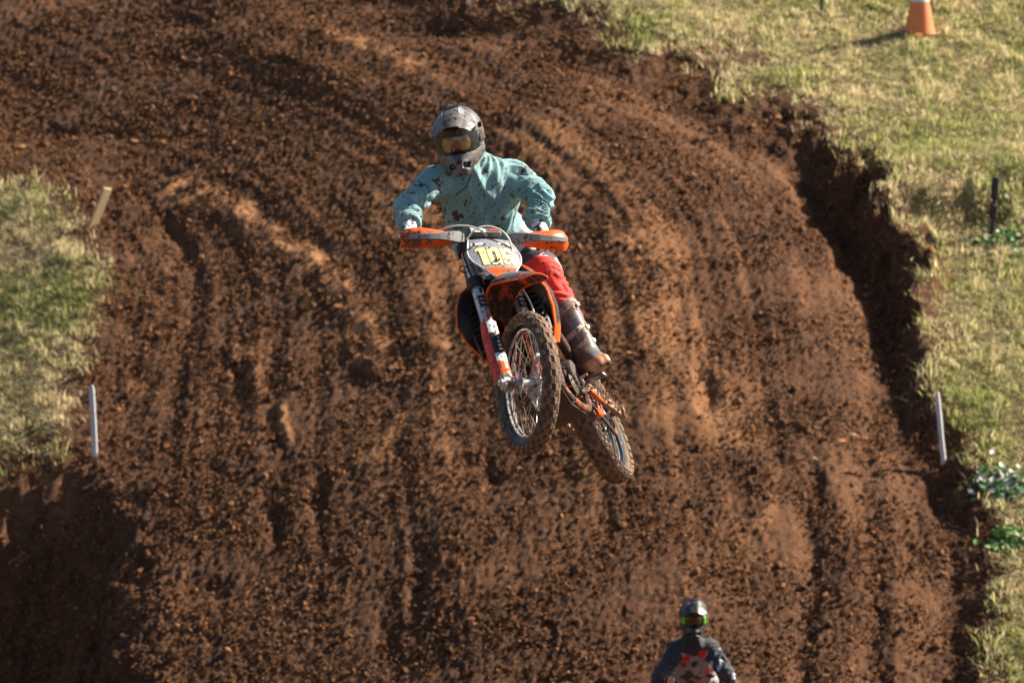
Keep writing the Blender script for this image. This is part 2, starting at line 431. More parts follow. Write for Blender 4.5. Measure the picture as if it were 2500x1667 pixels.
def features(x, y):
    """x, y world -> height offset (m), grass mask (-1..1), packed-soil mask, paler along the sunlit lane"""
    u, v = uv_of(x, y)
    vis = sstep(46.5, 49.8, y)
    dR = samp(SD_R, u, v); dL = samp(SD_L, u, v); t = samp(LT, u, v); w = samp(LW, u, v)
    edge = noise2(x*.9, y*.8, 3)*46 + noise2(x*2.6, y*2.2, 4)*34 + noise2(x*7, y*6, 8)*20
    eR = dR+edge; eL = dL+edge*0.8
    h = np.zeros_like(u)
    # right-hand bank with its cut face, worn trench below it, and a loose berm
    Hb = np.interp(v, [-400, 60, 250, 360, 450, 700, 880, 1050, 1250, 1700], [.10, .12, .14, .20, .40, .36, .18, .16, .14, .14])
    h += Hb*sstep(-60, np.interp(v, [150, 400, 900, 1200], [100, 45, 50, 90]), eR)
    trench = np.interp(v, [300, 390, 470, 760, 900, 1150, 1500], [.02, .12, .26, .18, .07, .08, .05])
    h -= trench*np.exp(-((eR+62)/55)**2)
    h += np.interp(v, [0, 200, 900, 1300], [.05, .14, .12, .05])*np.exp(-((dR+250)/110)**2)
    # lower shelf of the bank: the ground drops in a step facing the track
    vl = 520-0.16*(u-2010)+noise2(u/70, v/70, 9)*26
    h -= .34*sstep(0, 60, v-vl)*sstep(20, 90, eR)*(1-sstep(560, 1000, v))
    # left-hand mound and the hollow below it
    h += .20*sstep(-170, 110, eL)
    fall = sstep(0, 230, v-np.interp(u, [-600, 0, 100, 190, 260], [1400, 1150, 1105, 1075, 1070])-edge*.6)*sstep(0, 280, 330-u+edge*1.5)
    h -= 1.2*fall*(1-.35*sstep(1350, 1600, v))
    soil = np.clip(1-sstep(-30, 20, np.maximum(eR, eL)), 0, 1)
    # ruts along the riding line
    amp = (.35+.40*sstep(.15, .5, t))*(1-.45*sstep(.62, .80, t))
    r = noise2(w*15, t*2.4, 21)*.030 + noise2(w*40, t*2.4, 22)*.026 + noise2(w*80, t*6, 27)*.018
    h += r*amp*soil
    h += (noise2(x/2.3, y/3.0, 5)*.07 + noise2(x/.9, y/1.2, 6)*.025)*(0.5+0.5*soil)
    pk = np.clip(.5+1.1*noise2(w*22, t*3.2, 31)+.8*noise2(x*.8, y*.8, 32)+.5*noise2(w*60, t*9, 35), 0, 1)
    lit_lane = np.exp(-((w-.60)/.20)**2)*sstep(.25, .45, t)*(1-sstep(.68, .85, t))  # sunlit band put into the soil colour, on top of real packing
    pack = np.clip((pk-.55)*1.6, 0, 1)*(.25+.75*lit_lane)
    wu = u+noise2(x*.8, y*.8, 37)*40+noise2(x*2.4, y*2.4, 38)*14; u0 = u; u = wu
    for pts, wd, hh, pp in RIDGES:
        g = np.exp(-(polydist(u, v, pts)/wd)**2); h += hh*g; pack = np.maximum(pack, pp*np.exp(-(polydist(u, v, pts)/(wd*1.1))**4)*np.clip(.55+1.3*noise2(x*2.6, y*2.6, 33)+.7*noise2(x*8, y*8, 34), 0, 1))
    for pts, wd, hh in GROOVES: h -= hh*np.exp(-(polydist(u, v, pts)/wd)**2)
    u = u0
    for pu, pv, su, sv, dd in PITS: h -= .5*dd*np.exp(-((u-pu+edge*.5)/su)**2-((v-pv)/sv)**2)
    # loose clumps; smoother where the soil is packed
    rough = (1-.75*pack)*soil
    big = np.clip(noise2(x*1.1, y*1.1, 41)*1.3+.55, .1, 1.2)
    c1 = noise2(x*4.2, y*3.6, 51); c2 = noise2(x*9.5, y*8.0, 52); c3 = noise2(x*21, y*17, 53)
    bil = (np.abs(c1)*1.2-.35)*.018*big + (.4-np.abs(c2))*.021 + c3*.030
    h += bil*(.25+.75*rough)*np.where(soil > .5, 1, .55)
    return h*vis, np.where(y > 46.5, np.maximum(eR, eL), -80)*1.0, pack*soil*vis
def H(x, y):
    x = np.asarray(x, float); y = np.asarray(y, float)
    h, g, p = features(x, y)
    far = (1-sstep(46, 49, y))*(noise2(x/3, y/3, 61)*.10+noise2(x/.7, y/.7, 62)*.03)
    return base_z(x, y)+h+far
def axis_pts(lo, hi, step, ext_lo, ext_hi, grow=1.13):
    c = list(np.arange(lo, hi+1e-6, step)); s = step; q = hi
    while q < ext_hi: s *= grow; q += s; c.append(min(q, ext_hi))
    s = step; q = lo; pre = []
    while q > ext_lo: s *= grow; q -= s; pre.append(max(q, ext_lo))
    return np.array(pre[::-1]+c)
gx = axis_pts(-6.9, 6.9, .025, -320, 320, 1.16); gy = axis_pts(50.4, 69.2, .034, -120, 410, 1.12)
GX, GY = np.meshgrid(gx, gy, indexing='ij')
hf, gm, pkm = features(GX, GY)
GZ = base_z(GX, GY)+hf+(1-sstep(46, 49, GY))*(noise2(GX/3, GY/3, 61)*.10+noise2(GX/.7, GY/.7, 62)*.03)
# sideways shove so that clumps overhang a little instead of being a pure height field
bkf = 1+1.6*np.exp(-(gm/40)**2)
dxs = noise2(GX*7, GY*7, 71)*.018*bkf*sstep(47, 49.5, GY); dys = noise2(GX*7, GY*7, 72)*.018*bkf*sstep(47, 49.5, GY)
GV = np.stack([GX+dxs, GY+dys, GZ], -1).reshape(-1, 3)
nx_, ny_ = GX.shape; idx = np.arange(nx_*ny_).reshape(nx_, ny_)
GQ = np.stack([idx[:-1, :-1], idx[1:, :-1], idx[1:, 1:], idx[:-1, 1:]], -1).reshape(-1, 4)
fm = gm.reshape(-1)[GQ].mean(1)
fy_ = GV[GQ[:, 0], 1]; fx_ = GV[GQ[:, 0], 0]
isg = np.where(fy_ > 46.5, fm > 95, np.abs(fx_) > 6)
def compact(V, Q, extra):
    used = np.zeros(len(V), bool); used[Q.ravel()] = True; m = np.cumsum(used)-1
    return V[used], m[Q], [e[used] for e in extra]

def soil_material():
    m, t, b = mat_new('brown_soil')
    at = node(t, 'ShaderNodeAttribute', attribute_name='pack')
    tc = node(t, 'ShaderNodeTexCoord')
    def nz(scale, detail=4, rough=.6):
        n = node(t, 'ShaderNodeTexNoise'); n.inputs['Scale'].default_value = scale; n.inputs['Detail'].default_value = detail; n.inputs['Roughness'].default_value = rough
        t.links.new(tc.outputs['Object'], n.inputs['Vector']); return n.outputs[0]
    def rng(s_, a, c, lo=0, hi=1):
        r = node(t, 'ShaderNodeMapRange'); r.inputs[1].default_value = a; r.inputs[2].default_value = c; r.inputs[3].default_value = lo; r.inputs[4].default_value = hi
        t.links.new(s_, r.inputs[0]); return r.outputs[0]
    c = mixcol(t, rng(nz(7), .3, .7), (.044, .0165, .0072), (.138, .057, .0235))
    c = mixcol(t, rng(nz(30, 4), .56, .66), c, (.26, .120, .055))
    c = mixcol(t, rng(nz(55, 2), .66, .72), c, (.44, .28, .175))      # dry crumbs
    c = mixcol(t, rng(nz(1.1, 3), .45, .75, 0, .55), c, (.120, .048, .019))
    c = mixcol(t, at.outputs['Fac'], c, (.33, .150, .062))
    t.links.new(c, b.inputs['Base Color']); b.inputs['Roughness'].default_value = .93
    b.inputs['Specular IOR Level'].default_value = .25
    mx = node(t, 'ShaderNodeMath', operation='MULTIPLY_ADD'); t.links.new(nz(130, 3), mx.inputs[0]); mx.inputs[1].default_value = .5; t.links.new(nz(45, 4), mx.inputs[2])
    bp = node(t, 'ShaderNodeBump'); bp.inputs['Distance'].default_value = .055; t.links.new(mx.outputs[0], bp.inputs['Height'])
    t.links.new(rng(at.outputs['Fac'], 0, 1, .85, .35), bp.inputs['Strength'])
    t.links.new(bp.outputs[0], b.inputs['Normal'])
    return m
SOIL = soil_material()
def turf_material():
    m, t, b = mat_new('turf_soil')
    tc = node(t, 'ShaderNodeTexCoord')
    n = node(t, 'ShaderNodeTexNoise'); n.inputs['Scale'].default_value = 6; n.inputs['Detail'].default_value = 5; t.links.new(tc.outputs['Object'], n.inputs['Vector'])
    r = node(t, 'ShaderNodeMapRange'); r.inputs[1].default_value = .35; r.inputs[2].default_value = .65; t.links.new(n.outputs[0], r.inputs[0])
    c = mixcol(t, r.outputs[0], (.12, .075, .040), (.15, .125, .050))
    t.links.new(c, b.inputs['Base Color']); b.inputs['Roughness'].default_value = .95
    return m
V_, Q_, (p_,) = compact(GV, GQ[~isg], [pkm.reshape(-1)])
track = fast_mesh('dirt_track', V_, Q_, SOIL, None, True, attrs={'pack': p_})
tag(track, 'brown churned dirt track with ruts curving down the hillside', None, None, 'structure')
V_, Q_, _ = compact(GV, GQ[isg], [])
turf = fast_mesh('ground', V_, Q_, turf_material(), None, True)
tag(turf, 'grassy ground banks rising on both sides of the track', None, None, 'structure')

# ---- loose clods on the track -----------------------------------------
def scatter(n, f_ok):
    x = RNG.uniform(-6.8, 6.8, n); y = RNG.uniform(50.5, 69.0, n)
    a = (x-gx[IX0])/.025+IX0; c = (y-gy[IY0])/.034+IY0; i = a.astype(int); j = c.astype(int); fa = a-i; fc = c-j
    it = lambda A: (A[i, j]*(1-fa)+A[i+1, j]*fa)*(1-fc)+(A[i, j+1]*(1-fa)+A[i+1, j+1]*fa)*fc
    g = it(gm); p = it(pkm); k_ = f_ok(g, p, x, y)
    return x[k_], y[k_], it(GZ)[k_], g[k_], p[k_]
IX0 = int(np.argmin(np.abs(gx+6.9))); IY0 = int(np.argmin(np.abs(gy-50.4)))
_ph = (1+5**.5)/2
ICO = nrm(np.array([(-1,_ph,0),(1,_ph,0),(-1,-_ph,0),(1,-_ph,0),(0,-1,_ph),(0,1,_ph),(0,-1,-_ph),(0,1,-_ph),(_ph,0,-1),(_ph,0,1),(-_ph,0,-1),(-_ph,0,1)]))
ICT = np.array([(0,11,5),(0,5,1),(0,1,7),(0,7,10),(0,10,11),(1,5,9),(5,11,4),(11,10,2),(10,7,6),(7,1,8),(3,9,4),(3,4,2),(3,2,6),(3,6,8),(3,8,9),(4,9,5),(2,4,11),(6,2,10),(8,6,7),(9,8,1)])
OCT = np.array([(1,0,0),(-1,0,0),(0,1,0),(0,-1,0),(0,0,1),(0,0,-1)], float)
OCT_T = np.array([(0,2,4),(2,1,4),(1,3,4),(3,0,4),(2,0,5),(1,2,5),(3,1,5),(0,3,5)])
CVs, CTs, CPs, nv = [], [], [], 0
for shp, tri, N, cap_, r0, r1, pw in ((ICO, ICT, 40000, 7000, .013, .030, 5), (OCT, OCT_T, 460000, 170000, .007, .012, 1.8)):
    x, y, z, g, p = scatter(N, lambda g, p, x, y: (g < 34) & (RNG.random(len(g)) < np.clip(.55+.9*noise2(x*1.1, y*1.1, 41)+.5*noise2(x*3.5, y*3.5, 42), .06, 1)*(1-.8*p)))
    n = min(len(x), cap_); x, y, z, p = x[:n], y[:n], z[:n], p[:n]; kv = len(shp)
    r = r0+r1*RNG.random(n)**pw
    A = np.linalg.qr(RNG.normal(size=(n, 3, 3)))[0]
    loc = shp[None]*RNG.uniform(.6, 1.35, (n, kv, 1))*r[:, None, None]*RNG.uniform(.65, 1.35, (n, 1, 3))
    loc = np.einsum('nij,nkj->nki', A, loc)
    CVs.append((loc+np.stack([x, y, z+r*.4], -1)[:, None]).reshape(-1, 3)); CTs.append((tri[None]+kv*np.arange(n)[:, None, None]).reshape(-1, 3)+nv); nv += n*kv
    CPs.append(np.repeat(np.clip(RNG.normal(.26, .36, n), 0, 1.15), kv))
CV = np.vstack(CVs); CT = np.vstack(CTs); CP = np.concatenate(CPs)
clods = fast_mesh('soil_clods', CV, CT, SOIL, None, False, attrs={'pack': CP})
tag(clods, 'loose brown soil clods strewn over the dirt track', 'soil', None, 'stuff')

# ---- grass -------------------------------------------------------------
def leaf_mat(name, trans=.5):
    m, t, b = mat_new(name)
    at = node(t, 'ShaderNodeAttribute', attribute_name='col')
    t.links.new(at.outputs['Color'], b.inputs['Base Color']); b.inputs['Roughness'].default_value = .55
    b.inputs['Specular IOR Level'].default_value = .35
    tr = node(t, 'ShaderNodeBsdfTranslucent'); t.links.new(at.outputs['Color'], tr.inputs[0])
    mx = node(t, 'ShaderNodeMixShader'); mx.inputs[0].default_value = trans
    out = [q for q in t.nodes if q.type == 'OUTPUT_MATERIAL'][0]
    t.links.new(b.outputs[0], mx.inputs[1]); t.links.new(tr.outputs[0], mx.inputs[2]); t.links.new(mx.outputs[0], out.inputs[0])
    return m
GRASSM = leaf_mat('grass_blade')
def blades(x, y, z, L, wd, lean, col, droop=.5):
    n = len(x); a = RNG.uniform(0, 2*np.pi, n); d = np.stack([np.cos(a), np.sin(a)], -1)
    b = RNG.uniform(0, 2*np.pi, n); s = np.stack([np.cos(b), np.sin(b), np.zeros(n)], -1)*(wd*.5)[:, None]
    P0_ = np.stack([x, y, z], -1)
    up = np.cos(lean); ho = np.sin(lean)
    mid = P0_+np.stack([d[:, 0]*ho*L*.5, d[:, 1]*ho*L*.5, up*L*.58], -1)
    tip = P0_+np.stack([d[:, 0]*ho*L*1.15, d[:, 1]*ho*L*1.15, up*L*(1-droop*.35*RNG.random(n))], -1)
    V = np.stack([P0_-s, P0_+s, mid+s*.8, mid-s*.8, tip], 1).reshape(-1, 3)
    o = 5*np.arange(n)[:, None]
    return V, np.array([[0, 1, 2, 3]])+o, np.array([[3, 2, 4]])+o, np.repeat(col, 5, 0)
def grass_cols(x, y, dry):
    n = len(x); k_ = RNG.random(n)
    green = np.array([.25, .34, .085]); yel = np.array([.58, .55, .21]); straw = np.array([.76, .63, .38]); dk = np.array([.07, .12, .03])
    s = np.clip(dry+.55*noise2(x*.7, y*.7, 81)+.35*noise2(x*2.5, y*2.5, 82), 0, 1)
    c = np.where((k_ < s)[:, None], straw, np.where((k_ < s+.5*(1-s))[:, None], yel, np.where((k_ < s+.88*(1-s))[:, None], green, dk)))
    return c*RNG.uniform(.6, 1.25, (n, 1))*np.where(x < -2.6, .90, 1.0)[:, None]
def grass_field(name, label, sel, n, straw_share):
    x, y, z, g, p = scatter(n, sel)
    clump = np.clip(.75+.8*noise2(x*2.2, y*2.2, 83)+.9*noise2(x*6.5, y*6.5, 84), .2, 1.7)
    L = (.035+.085*RNG.random(len(x))**1.5)*clump*(1+.7*np.exp(-(g/45)**2)); lean = np.abs(RNG.normal(.55, .40, len(x)))
    V, q, t_, c = blades(x, y, z-.004, L, RNG.uniform(.007, .016, len(x)), np.clip(lean, 0, 1.4), grass_cols(x, y, straw_share(x, y)))
    o = fast_mesh(name, V, [q, t_], GRASSM, None, True, colors=c)
    return tag(o, label, 'grass', None, 'stuff')
def keep(g, x, y, s):
    d = noise2(x*.9, y*.9, 85)*.9+noise2(x*3.2, y*3.2, 86)*.7
    return RNG.random(len(g)) < np.clip(.04+sstep(0, 125, g)*.96+.75*d*sstep(0, 60, g), .02, 1)
grass_field('grass', 'sunlit short green and straw grass on the right bank', lambda g, p, x, y: (g > 4) & (x > -2.6) & keep(g, x, y, 0), 900000,
            lambda x, y: .34+.24*sstep(57, 63, y))  # more straw-pale blades higher up, bright haze put into the colour
grass_field('grass', 'dry tufted grass on the mound at the left edge', lambda g, p, x, y: (g > 0) & (x < -2.6) & keep(g, x, y, 0), 800000,
            lambda x, y: np.full(len(x), .68))
x, y, z, g, p = scatter(520000, lambda g, p, x, y: (g > 14) & (RNG.random(len(g)) < .8*sstep(20, 120, g)))
V, q, t_, c = blades(x, y, z+.006+.012*RNG.random(len(x)), RNG.uniform(.06, .15, len(x)), RNG.uniform(.006, .013, len(x)), RNG.uniform(1.0, 1.45, len(x)), grass_cols(x, y, np.full(len(x), .45))*.8)
tag(fast_mesh('grass_thatch', V, [q, t_], GRASSM, None, True, colors=c), 'matted lying grass and thatch under the standing blades', 'grass', None, 'stuff')
# dry straw litter where the banks meet the soil
x, y, z, g, p = scatter(60000, lambda g, p, x, y: (np.abs(g+8) < 45) & (RNG.random(len(g)) < .55) & (x > -7))
V, q, t_, c = blades(x, y, z+.012, RNG.uniform(.04, .16, len(x)), RNG.uniform(.004, .009, len(x)), RNG.uniform(1.1, 1.5, len(x)), np.array([.42, .31, .16])*RNG.uniform(.5, 1.25, (len(x), 1)))
tag(fast_mesh('straw_litter', V, [q, t_], GRASSM, None, True, colors=c), 'dry straw and stalks littering the edges of the track', 'straw', None, 'stuff')

#print('BLADES', sum(len(o.data.polygons) for o in bpy.data.objects if o.name.startswith('grass')), 'CLODS', len(clods.data.polygons), 'GROUND', len(track.data.polygons)*2+len(turf.data.polygons)*2)
# ================================================================== MOTORCYCLES
CA = rad(26.3)
KV = np.array([-math.sin(CA), 0, math.cos(CA)]); FV = np.array([math.cos(CA), 0, math.sin(CA)]); YV = np.array([0, 1.0, 0])
RF = 0.3426; AF = np.array([.75, 0, .345]); AR = np.array([-.735, 0, .33]); RR = 0.335
P0 = AF-.033*FV; S0 = P0-.022*FV
def rotm(axis, a):
    x, y, z = nrm(axis); K = np.array([[0, -z, y], [z, 0, -x], [-y, x, 0]])
    return np.eye(3)+math.sin(a)*K+(1-math.cos(a))*K@K

ORANGE = paint('orange_plastic', (.80, .108, .010), .32, dots=.50, dot_scale=55, mud=(.60, .66), mud_scale=9)
ORANGE_MUD = paint('muddy_orange_plastic', (.66, .075, .012), .4, mud=(.38, .52), mud_scale=12, mudcol=(.045, .022, .013))
ORFRAME = paint('orange_frame', (.50, .085, .012), .35, mud=(.34, .50), mud_scale=14, mudcol=(.055, .028, .017))
REDOR = paint('red_orange_guard', (.62, .045, .022), .38, dots=.52, dot_scale=70)
GREYP = paint('grey_plastic', (.115, .115, .12), .5, dots=.50, dot_scale=60)
GREYDECAL = paint('grey_decal', (.20, .205, .22), .4, dots=.46, dot_scale=60)
BLACKP = paint('black_plastic', (.014, .013, .013), .45, mud=(.55, .66), mud_scale=18)
BLACKM = paint('black_metal', (.02, .02, .022), .4, 0.3, mud=(.56, .66), mud_scale=20)
WHITED = paint('white_decal', (.74, .74, .76), .4, dots=.52, dot_scale=60)
BLACKD = paint('black_decal', (.02, .02, .024), .4, dots=.46, dot_scale=60)
REDD = paint('red_decal', (.55, .05, .04), .4)
SILVER = paint('brushed_alloy', (.62, .62, .64), .32, 0.75, dots=.54, dot_scale=60)
ALLOY = paint('muddy_alloy', (.55, .55, .57), .42, 0.6, mud=(.47, .60), mud_scale=20)
RUBBER = paint('muddy_tyre', (.020, .017, .016), .7, mud=(.38, .64), mud_scale=9, mudcol=(.17, .095, .055))
RUBBER_S = paint('tyre_sidewall', (.018, .017, .017), .6, mud=(.50, .72), mud_scale=10, mudcol=(.12, .062, .036))
KNOB = paint('muddy_tread', (.085, .050, .032), .85, mud=(.30, .60), mud_scale=10, mudcol=(.22, .130, .078))
MUDC = paint('caked_mud', (.17, .085, .048), .9, mud=(.3, .8), mud_scale=25)
MUDPALE = paint('dried_mud', (.34, .215, .145), .9, mud=(.42, .7), mud_scale=14, mudcol=(.15, .08, .05))
YELLOW = paint('yellow_number', (.86, .76, .33), .45, dots=.40, dot_scale=60)
PLATE = paint('plate_grey', (.25, .26, .28), .38, dots=.47, dot_scale=55)
PLATERIM = paint('plate_rim', (.62, .62, .63), .35)
CABLE = paint('pale_cable', (.62, .58, .52), .45)
RIMBLK = paint('black_rim', (.022, .023, .027), .28, .5, mud=(.56, .70), mud_scale=14)
SPOKE = paint('muddy_spoke', (.40, .38, .36), .4, .6, mud=(.42, .6), mud_scale=10)
SEATM = paint('black_seat', (.018, .018, .02), .75, dots=.5, dot_scale=50)
ENGINE = paint('muddy_engine', (.05, .044, .040), .55, .3, mud=(.35, .60), mud_scale=13, mudcol=(.065, .034, .021))

def wheel(root, name, c, R, tw, rim_r, steered, drv, knob_rows):
    """hub mesh that carries tyre, tread, rim, spokes and disc; axis = local y"""
    ax = YV
    hub = MB()
    hub.rev([(.0, -.075), (.016, -.075), (.016, -.055), (.045, -.052), (.052, -.046), (.045, -.038), (.026, -.03), (.022, 0), (.026, .03), (.045, .038), (.052, .046), (.045, .052), (.016, .055), (.016, .075), (0, .075)], c, ax, 28)
    ho = hub.build(name, ALLOY, root, xf=steered)
    ty = MB(); h = R-rim_r; w = tw/2
    prof = [(rim_r+.004, -w*.62), (rim_r+h*.25, -w*.92), (rim_r+h*.55, -w), (R-.030, -w*.95), (R-.018, -w*.78), (R-.014, -w*.4), (R-.013, 0), (R-.014, w*.4), (R-.018, w*.78), (R-.030, w*.95), (rim_r+h*.55, w), (rim_r+h*.25, w*.92), (rim_r+.004, w*.62)]
    ty.rev(prof, c, ax, 72, closedprof=True); ty.build('tyre', RUBBER, ho, xf=steered, sharp=60)
    tr = MB(); N = 64
    for i in range(N):
        a = 2*math.pi*i/N
        for yy, dr, wy, wl in knob_rows[i % len(knob_rows)]:
            aa = a+wl[1]; er = np.array([math.cos(aa), 0, math.sin(aa)]); et = np.array([-math.sin(aa), 0, math.cos(aa)])
            tilt = np.clip(yy/w, -1, 1)*.55; n_ = nrm(er*math.cos(tilt)+ax*math.sin(tilt)); s_ = np.cross(et, n_)
            tr.box(c+er*(R-.0203-dr)+ax*yy*w, (wl[0]*2.3, wy*1.15, .022), np.stack([et, s_, n_], 1), .003)
    tr.build('tread_knobs', KNOB, ho, xf=steered, sharp=30)['kind'] = 'stuff'
    rm = MB(); b = tw*.30
    rm.rev([(rim_r+.012, -b-.006), (rim_r+.012, -b), (rim_r-.004, -b*.8), (rim_r-.012, -b*.35), (rim_r-.014, 0), (rim_r-.012, b*.35), (rim_r-.004, b*.8), (rim_r+.012, b), (rim_r+.012, b+.006), (rim_r-.008, b*1.0), (rim_r-.022, b*.3), (rim_r-.022, -b*.3), (rim_r-.008, -b*1.0)], c, ax, 64, closedprof=True)
    rm.build('rim', RIMBLK, ho, xf=steered)
    rl = MB()
    for sg in (-1, 1): rl.rev([(rim_r-.0145, sg*b*.25), (rim_r-.0225, sg*b*.25), (rim_r-.0225, sg*(b*.25+.010)), (rim_r-.0145, sg*(b*.25+.010))], c, ax, 64, closedprof=True)
    rl.build('rim_band', SILVER, ho, xf=steered)
    sp = MB()
    for i in range(36):
        a = 2*math.pi*i/36; sd = -1 if i % 2 else 1; a2 = a+(.32 if (i//2) % 2 else -.32)
        p = c+.047*np.array([math.cos(a2), 0, math.sin(a2)])+ax*sd*.046; q = c+(rim_r-.02)*np.array([math.cos(a), 0, math.sin(a)])+ax*sd*.006
        sp.tube([p, q], .0024, 5, False)
    sp.build('spokes', SPOKE, ho, xf=steered)['kind'] = 'stuff'
    ds = MB(); yd = .062 if drv == 'front' else -.062; ro = .13 if drv == 'front' else .11
    prof = [(ro, yd-.002), (ro, yd+.002), (ro-.032, yd+.002), (ro-.032, yd-.002)]
    ds.rev(prof, c, ax, 40, closedprof=True)
    for i in range(6):
        a = i*math.pi/3; e = np.array([math.cos(a), 0, math.sin(a)]); a3 = a+.35; e2 = np.array([math.cos(a3), 0, math.sin(a3)])
        ds.tube([c+e*.035+ax*yd*.8, c+e2*(ro-.03)+ax*yd], .006, 6)
    ds.build('brake_disc', SILVER, ho, xf=steered)
    if drv == 'rear':
        sk = MB(); prof = []
        nT = 48; ring = []
        for i in range(nT*2):
            a = math.pi*i/nT; rr = .104 if i % 2 else .098; ring.append((rr*math.cos(a), rr*math.sin(a)))
        ring = np.array(ring); L = []
        for r_, yy in ((1, .060), (1, .066), (.72, .066), (.72, .060)):
            L.append(np.stack([c[0]+ring[:, 0]*r_, np.full(len(ring), c[1]+yy), c[2]+ring[:, 1]*r_], 1))
        sk.loft(L, closed=True); sk.build('sprocket', ORFRAME, ho, xf=steered)
    return ho

def arc_shell(mb, fr, t0, t1, r, cy, a0, a1, n=12, m=8, thick=.004, rt=None, cb=0.0):
    """curved shell round a fork leg; fr maps (t, b, y); angle 0 = forwards, + towards +y"""
    ts = np.linspace(t0, t1, m); an = np.linspace(a0, a1, n); P = np.zeros((m, n, 3))
    for i, t in enumerate(ts):
        rr = r if rt is None else r*np.interp((t-t0)/(t1-t0), *rt)
        P[i] = fr(np.full(n, t), cb+rr*np.cos(an), cy+rr*np.sin(an))
    mb.grid(P, thick)

def build_bike(label, Rm, T, steer, detail=True, group=None):
    root = empty('dirt_motorcycle', T); root.rotation_euler = Matrix(Rm.tolist()).to_euler()
    tag(root, label, 'motorcycle', group)
    RS = rotm(KV, steer)
    S = lambda V: (V-S0)@RS.T+S0
    FRT = lambda t, b, y: P0+np.multiply.outer(np.asarray(t, float), KV)+np.multiply.outer(np.asarray(b, float), FV)+np.multiply.outer(np.asarray(y, float), YV)
    # ---------------- wheels
    kf = [[(0.0, 0, .020, (.016, 0)), (.78, .010, .016, (.014, .02)), (-.78, .010, .016, (.014, .02))],
          [(.36, .002, .018, (.015, 0)), (-.36, .002, .018, (.015, 0)), (.98, .022, .012, (.016, 0)), (-.98, .022, .012, (.016, 0))]]
    kr = [[(0.0, 0, .030, (.018, 0)), (.80, .012, .020, (.018, .02)), (-.80, .012, .020, (.018, .02))],
          [(.40, .003, .024, (.018, 0)), (-.40, .003, .024, (.018, 0)), (.98, .026, .014, (.018, 0)), (-.98, .026, .014, (.018, 0))]]
    wheel(root, 'front_wheel', AF, RF, .076, .268, S, 'front', kf)
    wheel(root, 'rear_wheel', AR, RR, .104, .243, lambda V: V, 'rear', kr)
    # ---------------- fork
    for sd in (-1, 1):
        y = sd*.098
        lg = MB(); lg.tube(FRT([.02, .36], [0, 0], [y, y]), .0245, 18)
        leg = lg.build('fork_leg', ALLOY, root, xf=S)
        ot = MB(); tt = np.array([.355, .36, .375, .38, .60, .86, .875]); rr = [.024, .033, .033, .029, .029, .030, .030]
        ot.tube(FRT(tt, tt*0, tt*0+y), rr, 22); ot.build('fork_tube', SILVER, leg, xf=S)
        cp = MB(); cp.tube(FRT([.875, .892], [0, 0], [y, y]), [.026, .022], 16); cp.build('fork_cap', ORANGE, leg, xf=S)
        lug = MB()
        lug.box(FRT(.012, .018, y), (.062, .060, .085), np.stack([FV, YV, KV], 1), .012)
        lug.tube(np.array([AF+YV*(y-.036), AF+YV*(y+.036)]), .019, 14)
        lug.tube(np.array([AF+YV*sd*.07, AF+YV*sd*.145]), .014, 12); lug.build('axle_lug', ALLOY, leg, xf=S)
        gd = MB(); a_out = .5*sd
        arc_shell(gd, FRT, .035, .385, .041, y, a_out-1.55, a_out+1.55, 14, 10, .005, ([0, .15, .8, 1], [.98, 1.05, 1.0, .80]))
        g = gd.build('fork_guard', REDOR if sd < 0 else ORANGE, leg, xf=S)
        fr_ = lambda t0, t1, a0, a1, mt, nm, rr=.0447: (lambda mb: (arc_shell(mb, FRT, t0, t1, rr, y, a0, a1, 8, 6, .0012), mb.build(nm, mt, g, xf=S)))(MB())
        s0, s1 = (-.55, .75) if sd < 0 else (-.75, .55)
        fr_(.30, .375, s0, s1, WHITED, 'decal', .0432); fr_(.175, .30, s0, s1, BLACKD, 'decal', .0455); fr_(.125, .175, s0, s1, WHITED, 'decal', .0460); fr_(.04, .125, s0, s1, ORANGE, 'decal', .0458)
        for q in range(4): fr_(.195+.022*q, .205+.022*q, .05, .40, WHITED, 'lettering', .0470)
        fr2 = lambda t0, t1, a0, a1, mt: (lambda mb: (arc_shell(mb, FRT, t0, t1, .0303, y, a0, a1, 10, 3, .0012), mb.build('decal', mt, leg, xf=S)))(MB())
        for q in range(3): fr2(.475+.026*q, .491+.026*q, -.6, .75, BLACKD)
        fr2(.475, .543, -.75, -.45, BLACKD); fr2(.405, .425, -.3, .5, REDD); fr2(.560, .585, -.2, .3, BLACKD)
    for t0, t1, b in ((.600, .655, .0), (.825, .868, .0)):
        cl = MB()
        for sd in (-1, 1):
            cl.tube(FRT([t0, t1], [0, 0], [sd*.098]*2), .043, 20)
            cl.box(FRT((t0+t1)/2, -.012, sd*.052), (.075, .09, t1-t0-.006), np.stack([FV, YV, KV], 1), .008)
        cl.box(FRT((t0+t1)/2, -.026, 0), (.08, .07, t1-t0-.004), np.stack([FV, YV, KV], 1), .01)
        cl.build('triple_clamp', BLACKM, root, xf=S)
    br = MB(); br.box(FRT(.02, -.045, .075), (.055, .05, .12), np.stack([FV, YV, KV], 1), .01); br.box(FRT(.07, -.075, .068), (.03, .07, .09), np.stack([FV, YV, KV], 1), .008)
    br.build('brake_caliper', ALLOY, root, xf=S)
    # ---------------- handlebar
    hb = MB()
    pt = [(-.405, -.050, .935), (-.30, -.030, .934), (-.215, -.012, .930), (-.175, .002, .915), (-.125, .012, .895), (-.07, .015, .888), (0, .015, .888)]
    pt = pt+[(-y, b, k_) for y, b, k_ in pt[-2::-1]]
    pt = np.array(pt); hb.tube(FRT(pt[:, 2], pt[:, 1], pt[:, 0]), .0135, 12)
    bar = hb.build('handlebar', BLACKM, root, xf=S)
